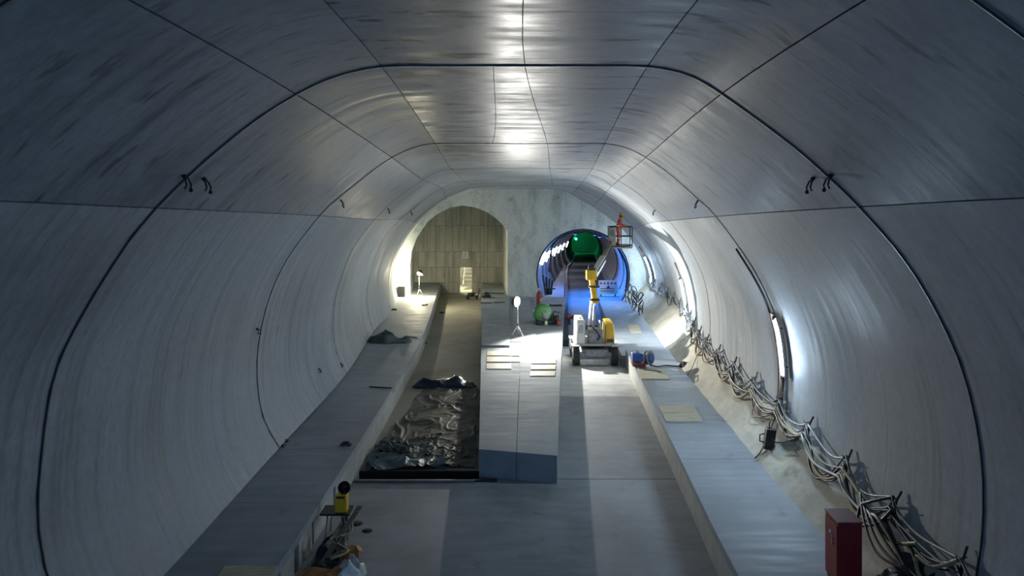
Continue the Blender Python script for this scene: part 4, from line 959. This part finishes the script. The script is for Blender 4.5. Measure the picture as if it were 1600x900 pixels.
t = thing('engine_unit', 'black engine unit with hoses right of the green compressor', 'engine', (gx+.62, gy+.2, zp))
ex, ey = gx+.60, gy+.2
MB().box((ex, ey, zp+.30), (.42, .5, .40)).build('block', M['black'], t, bev=.03); MB().box((ex, ey, zp+.05), (.6, .6, .08)).build('skid', M['dark'], t)
MB().tube([(ex-.1, ey, zp+.5), (ex-.05, ey-.1, zp+.68), (ex+.25, ey-.1, zp+.62)], .035, 8).build('air_pipe', M['dark'], t)
MB().lathe((ex+.05, ey-.26, zp+.32), (0, -1, 0), [(0, .15), (.05, .15), (.06, .05)], 14).build('flywheel', M['dark'], t)
MB().box((ex+.20, ey-.3, zp+.14), (.22, .2, .26)).build('red_tank', M['redl'], t, bev=.03)
c = G(841, 482, zp)
t = thing('red_cylinder', 'faded red upright gas cylinder behind the green compressor', 'cylinder', (c.x, 44.5, zp))
MB().lathe((c.x, 44.5, zp), (0, 0, 1), [(0, .0), (0, .16), (1.15, .16), (1.28, .10), (1.32, .05), (1.40, .05)], 16).build('tank', M['redl'], t); MB().lathe((c.x, 44.5, zp+1.38), (0, 0, 1), [(0, .07), (.10, .07), (.14, .03), (.14, 0)], 10).build('valve_cap', M['lgrey'], t)
MB().box((c.x+.18, 44.4, zp+.35), (.05, .05, .7)).build('side_tube', M['white'], t)
c = G(890, 507, 0)
t = thing('red_valve', 'red pipe valve standing on the right track behind the boom lift', 'valve', (c.x, c.y, 0))
MB().lathe((c.x, c.y, 0), (0, 0, 1), [(0, .12), (.04, .12), (.05, .06), (.30, .06)], 12).build('stem', M['dark'], t)
MB().lathe((c.x-.12, c.y, .38), (1, 0, .1), [(-.08, .0), (-.08, .11), (.06, .11), (.06, .08), (.28, .08), (.28, .12), (.34, .12), (.34, 0)], 14).build('valve_body', M['red'], t); MB().lathe((c.x, c.y, .5), (0, 0, 1), [(0, .03), (.08, .03), (.08, .12), (.10, .12), (.10, 0)], 14).build('handwheel', M['redl'], t)
c = G(868, 478, zp); tag(MB().box((c.x, c.y, zp+.06), (.75, .35, .10)).build('crate_lid', M['dark'], None, bev=.01), 'flat dark lid on the platform behind the black engine unit', 'lid')
# warning board in the far tunnel mouth
bc = P(950, 450, 56.0); bzt = .32
t = thing('barrier_board', 'white warning board with red triangles at the mouth of the far tunnel', 'sign', (bc.x, 56.0, bzt))
MB().box((bc.x, 56.0, bzt+.62), (1.34, .05, .96)).build('board', M['sign'], t)
for k in range(5):
    x = bc.x-.50+.25*k; z = bzt+.92
    MB().add([(x-.10, 55.965, z-.09), (x+.10, 55.965, z-.09), (x, 55.965, z+.10), (x-.10, 55.972, z-.09), (x+.10, 55.972, z-.09), (x, 55.972, z+.10)], [(0, 1, 2), (5, 4, 3), (0, 3, 4, 1), (1, 4, 5, 2), (2, 5, 3, 0)]).build('red_triangle', M['print_red'], t)
for z in (.36, .52): MB().box((bc.x-.05, 55.968, bzt+z), (1.0, .006, .05)).build('text_line', M['print_dark'], t)
MB().add([(bc.x-.12, 55.966, bzt+.55), (bc.x+.16, 55.966, bzt+.55), (bc.x+.02, 55.966, bzt+.78)], [(0, 1, 2)]).build('pictogram', M['print_dark'], t)
for sx in (-.5, .5): MB().box((bc.x+sx, 56.0, bzt+.07), (.06, .4, .14)).build('foot', M['dark'], t)
# machinery silhouettes inside the far tunnel mouth
for k, (d, off, lb) in enumerate(((54.5, -2.3, 'dark pipe rack leaning on the left side of the far tunnel mouth'),)):
    x = RC+.0778*(d-HW)+off; t = thing('pipe_rack', lb, 'rack', (x, d, .57))
    for q in range(4): MB().tube([(x-.25+.12*q, d+.1*q, .57), (x-.45+.22*q, d+.3, 1.9-.12*q)], .07, 8).build('pipe', M['dark'] if q % 2 else M['tarp'], t)
    MB().box((x, d, 1.0), (.8, .06, .08)).build('cross_bar', M['dark'], t)
for k in range(7):
    d = 46+.9*k; c = Vector((bro(d)+random.uniform(.0, .3), d, .52)); t = thing('cable_coil', 'dark cable coil at the foot of the far right wall, %s from camera' % ordw[k], 'coil', c, 'cable coils by the far right wall')
    for q in range(3):
        rr = random.uniform(.2, .34); MB().tube([c+Vector((rr*math.cos(a)*.5, rr*math.sin(a), .1+.42*q+.25*math.sin(a+q+k))) for a in [2*PI*j/14 for j in range(15)]], .03, 5).build('loop', M['cable_b'], t)
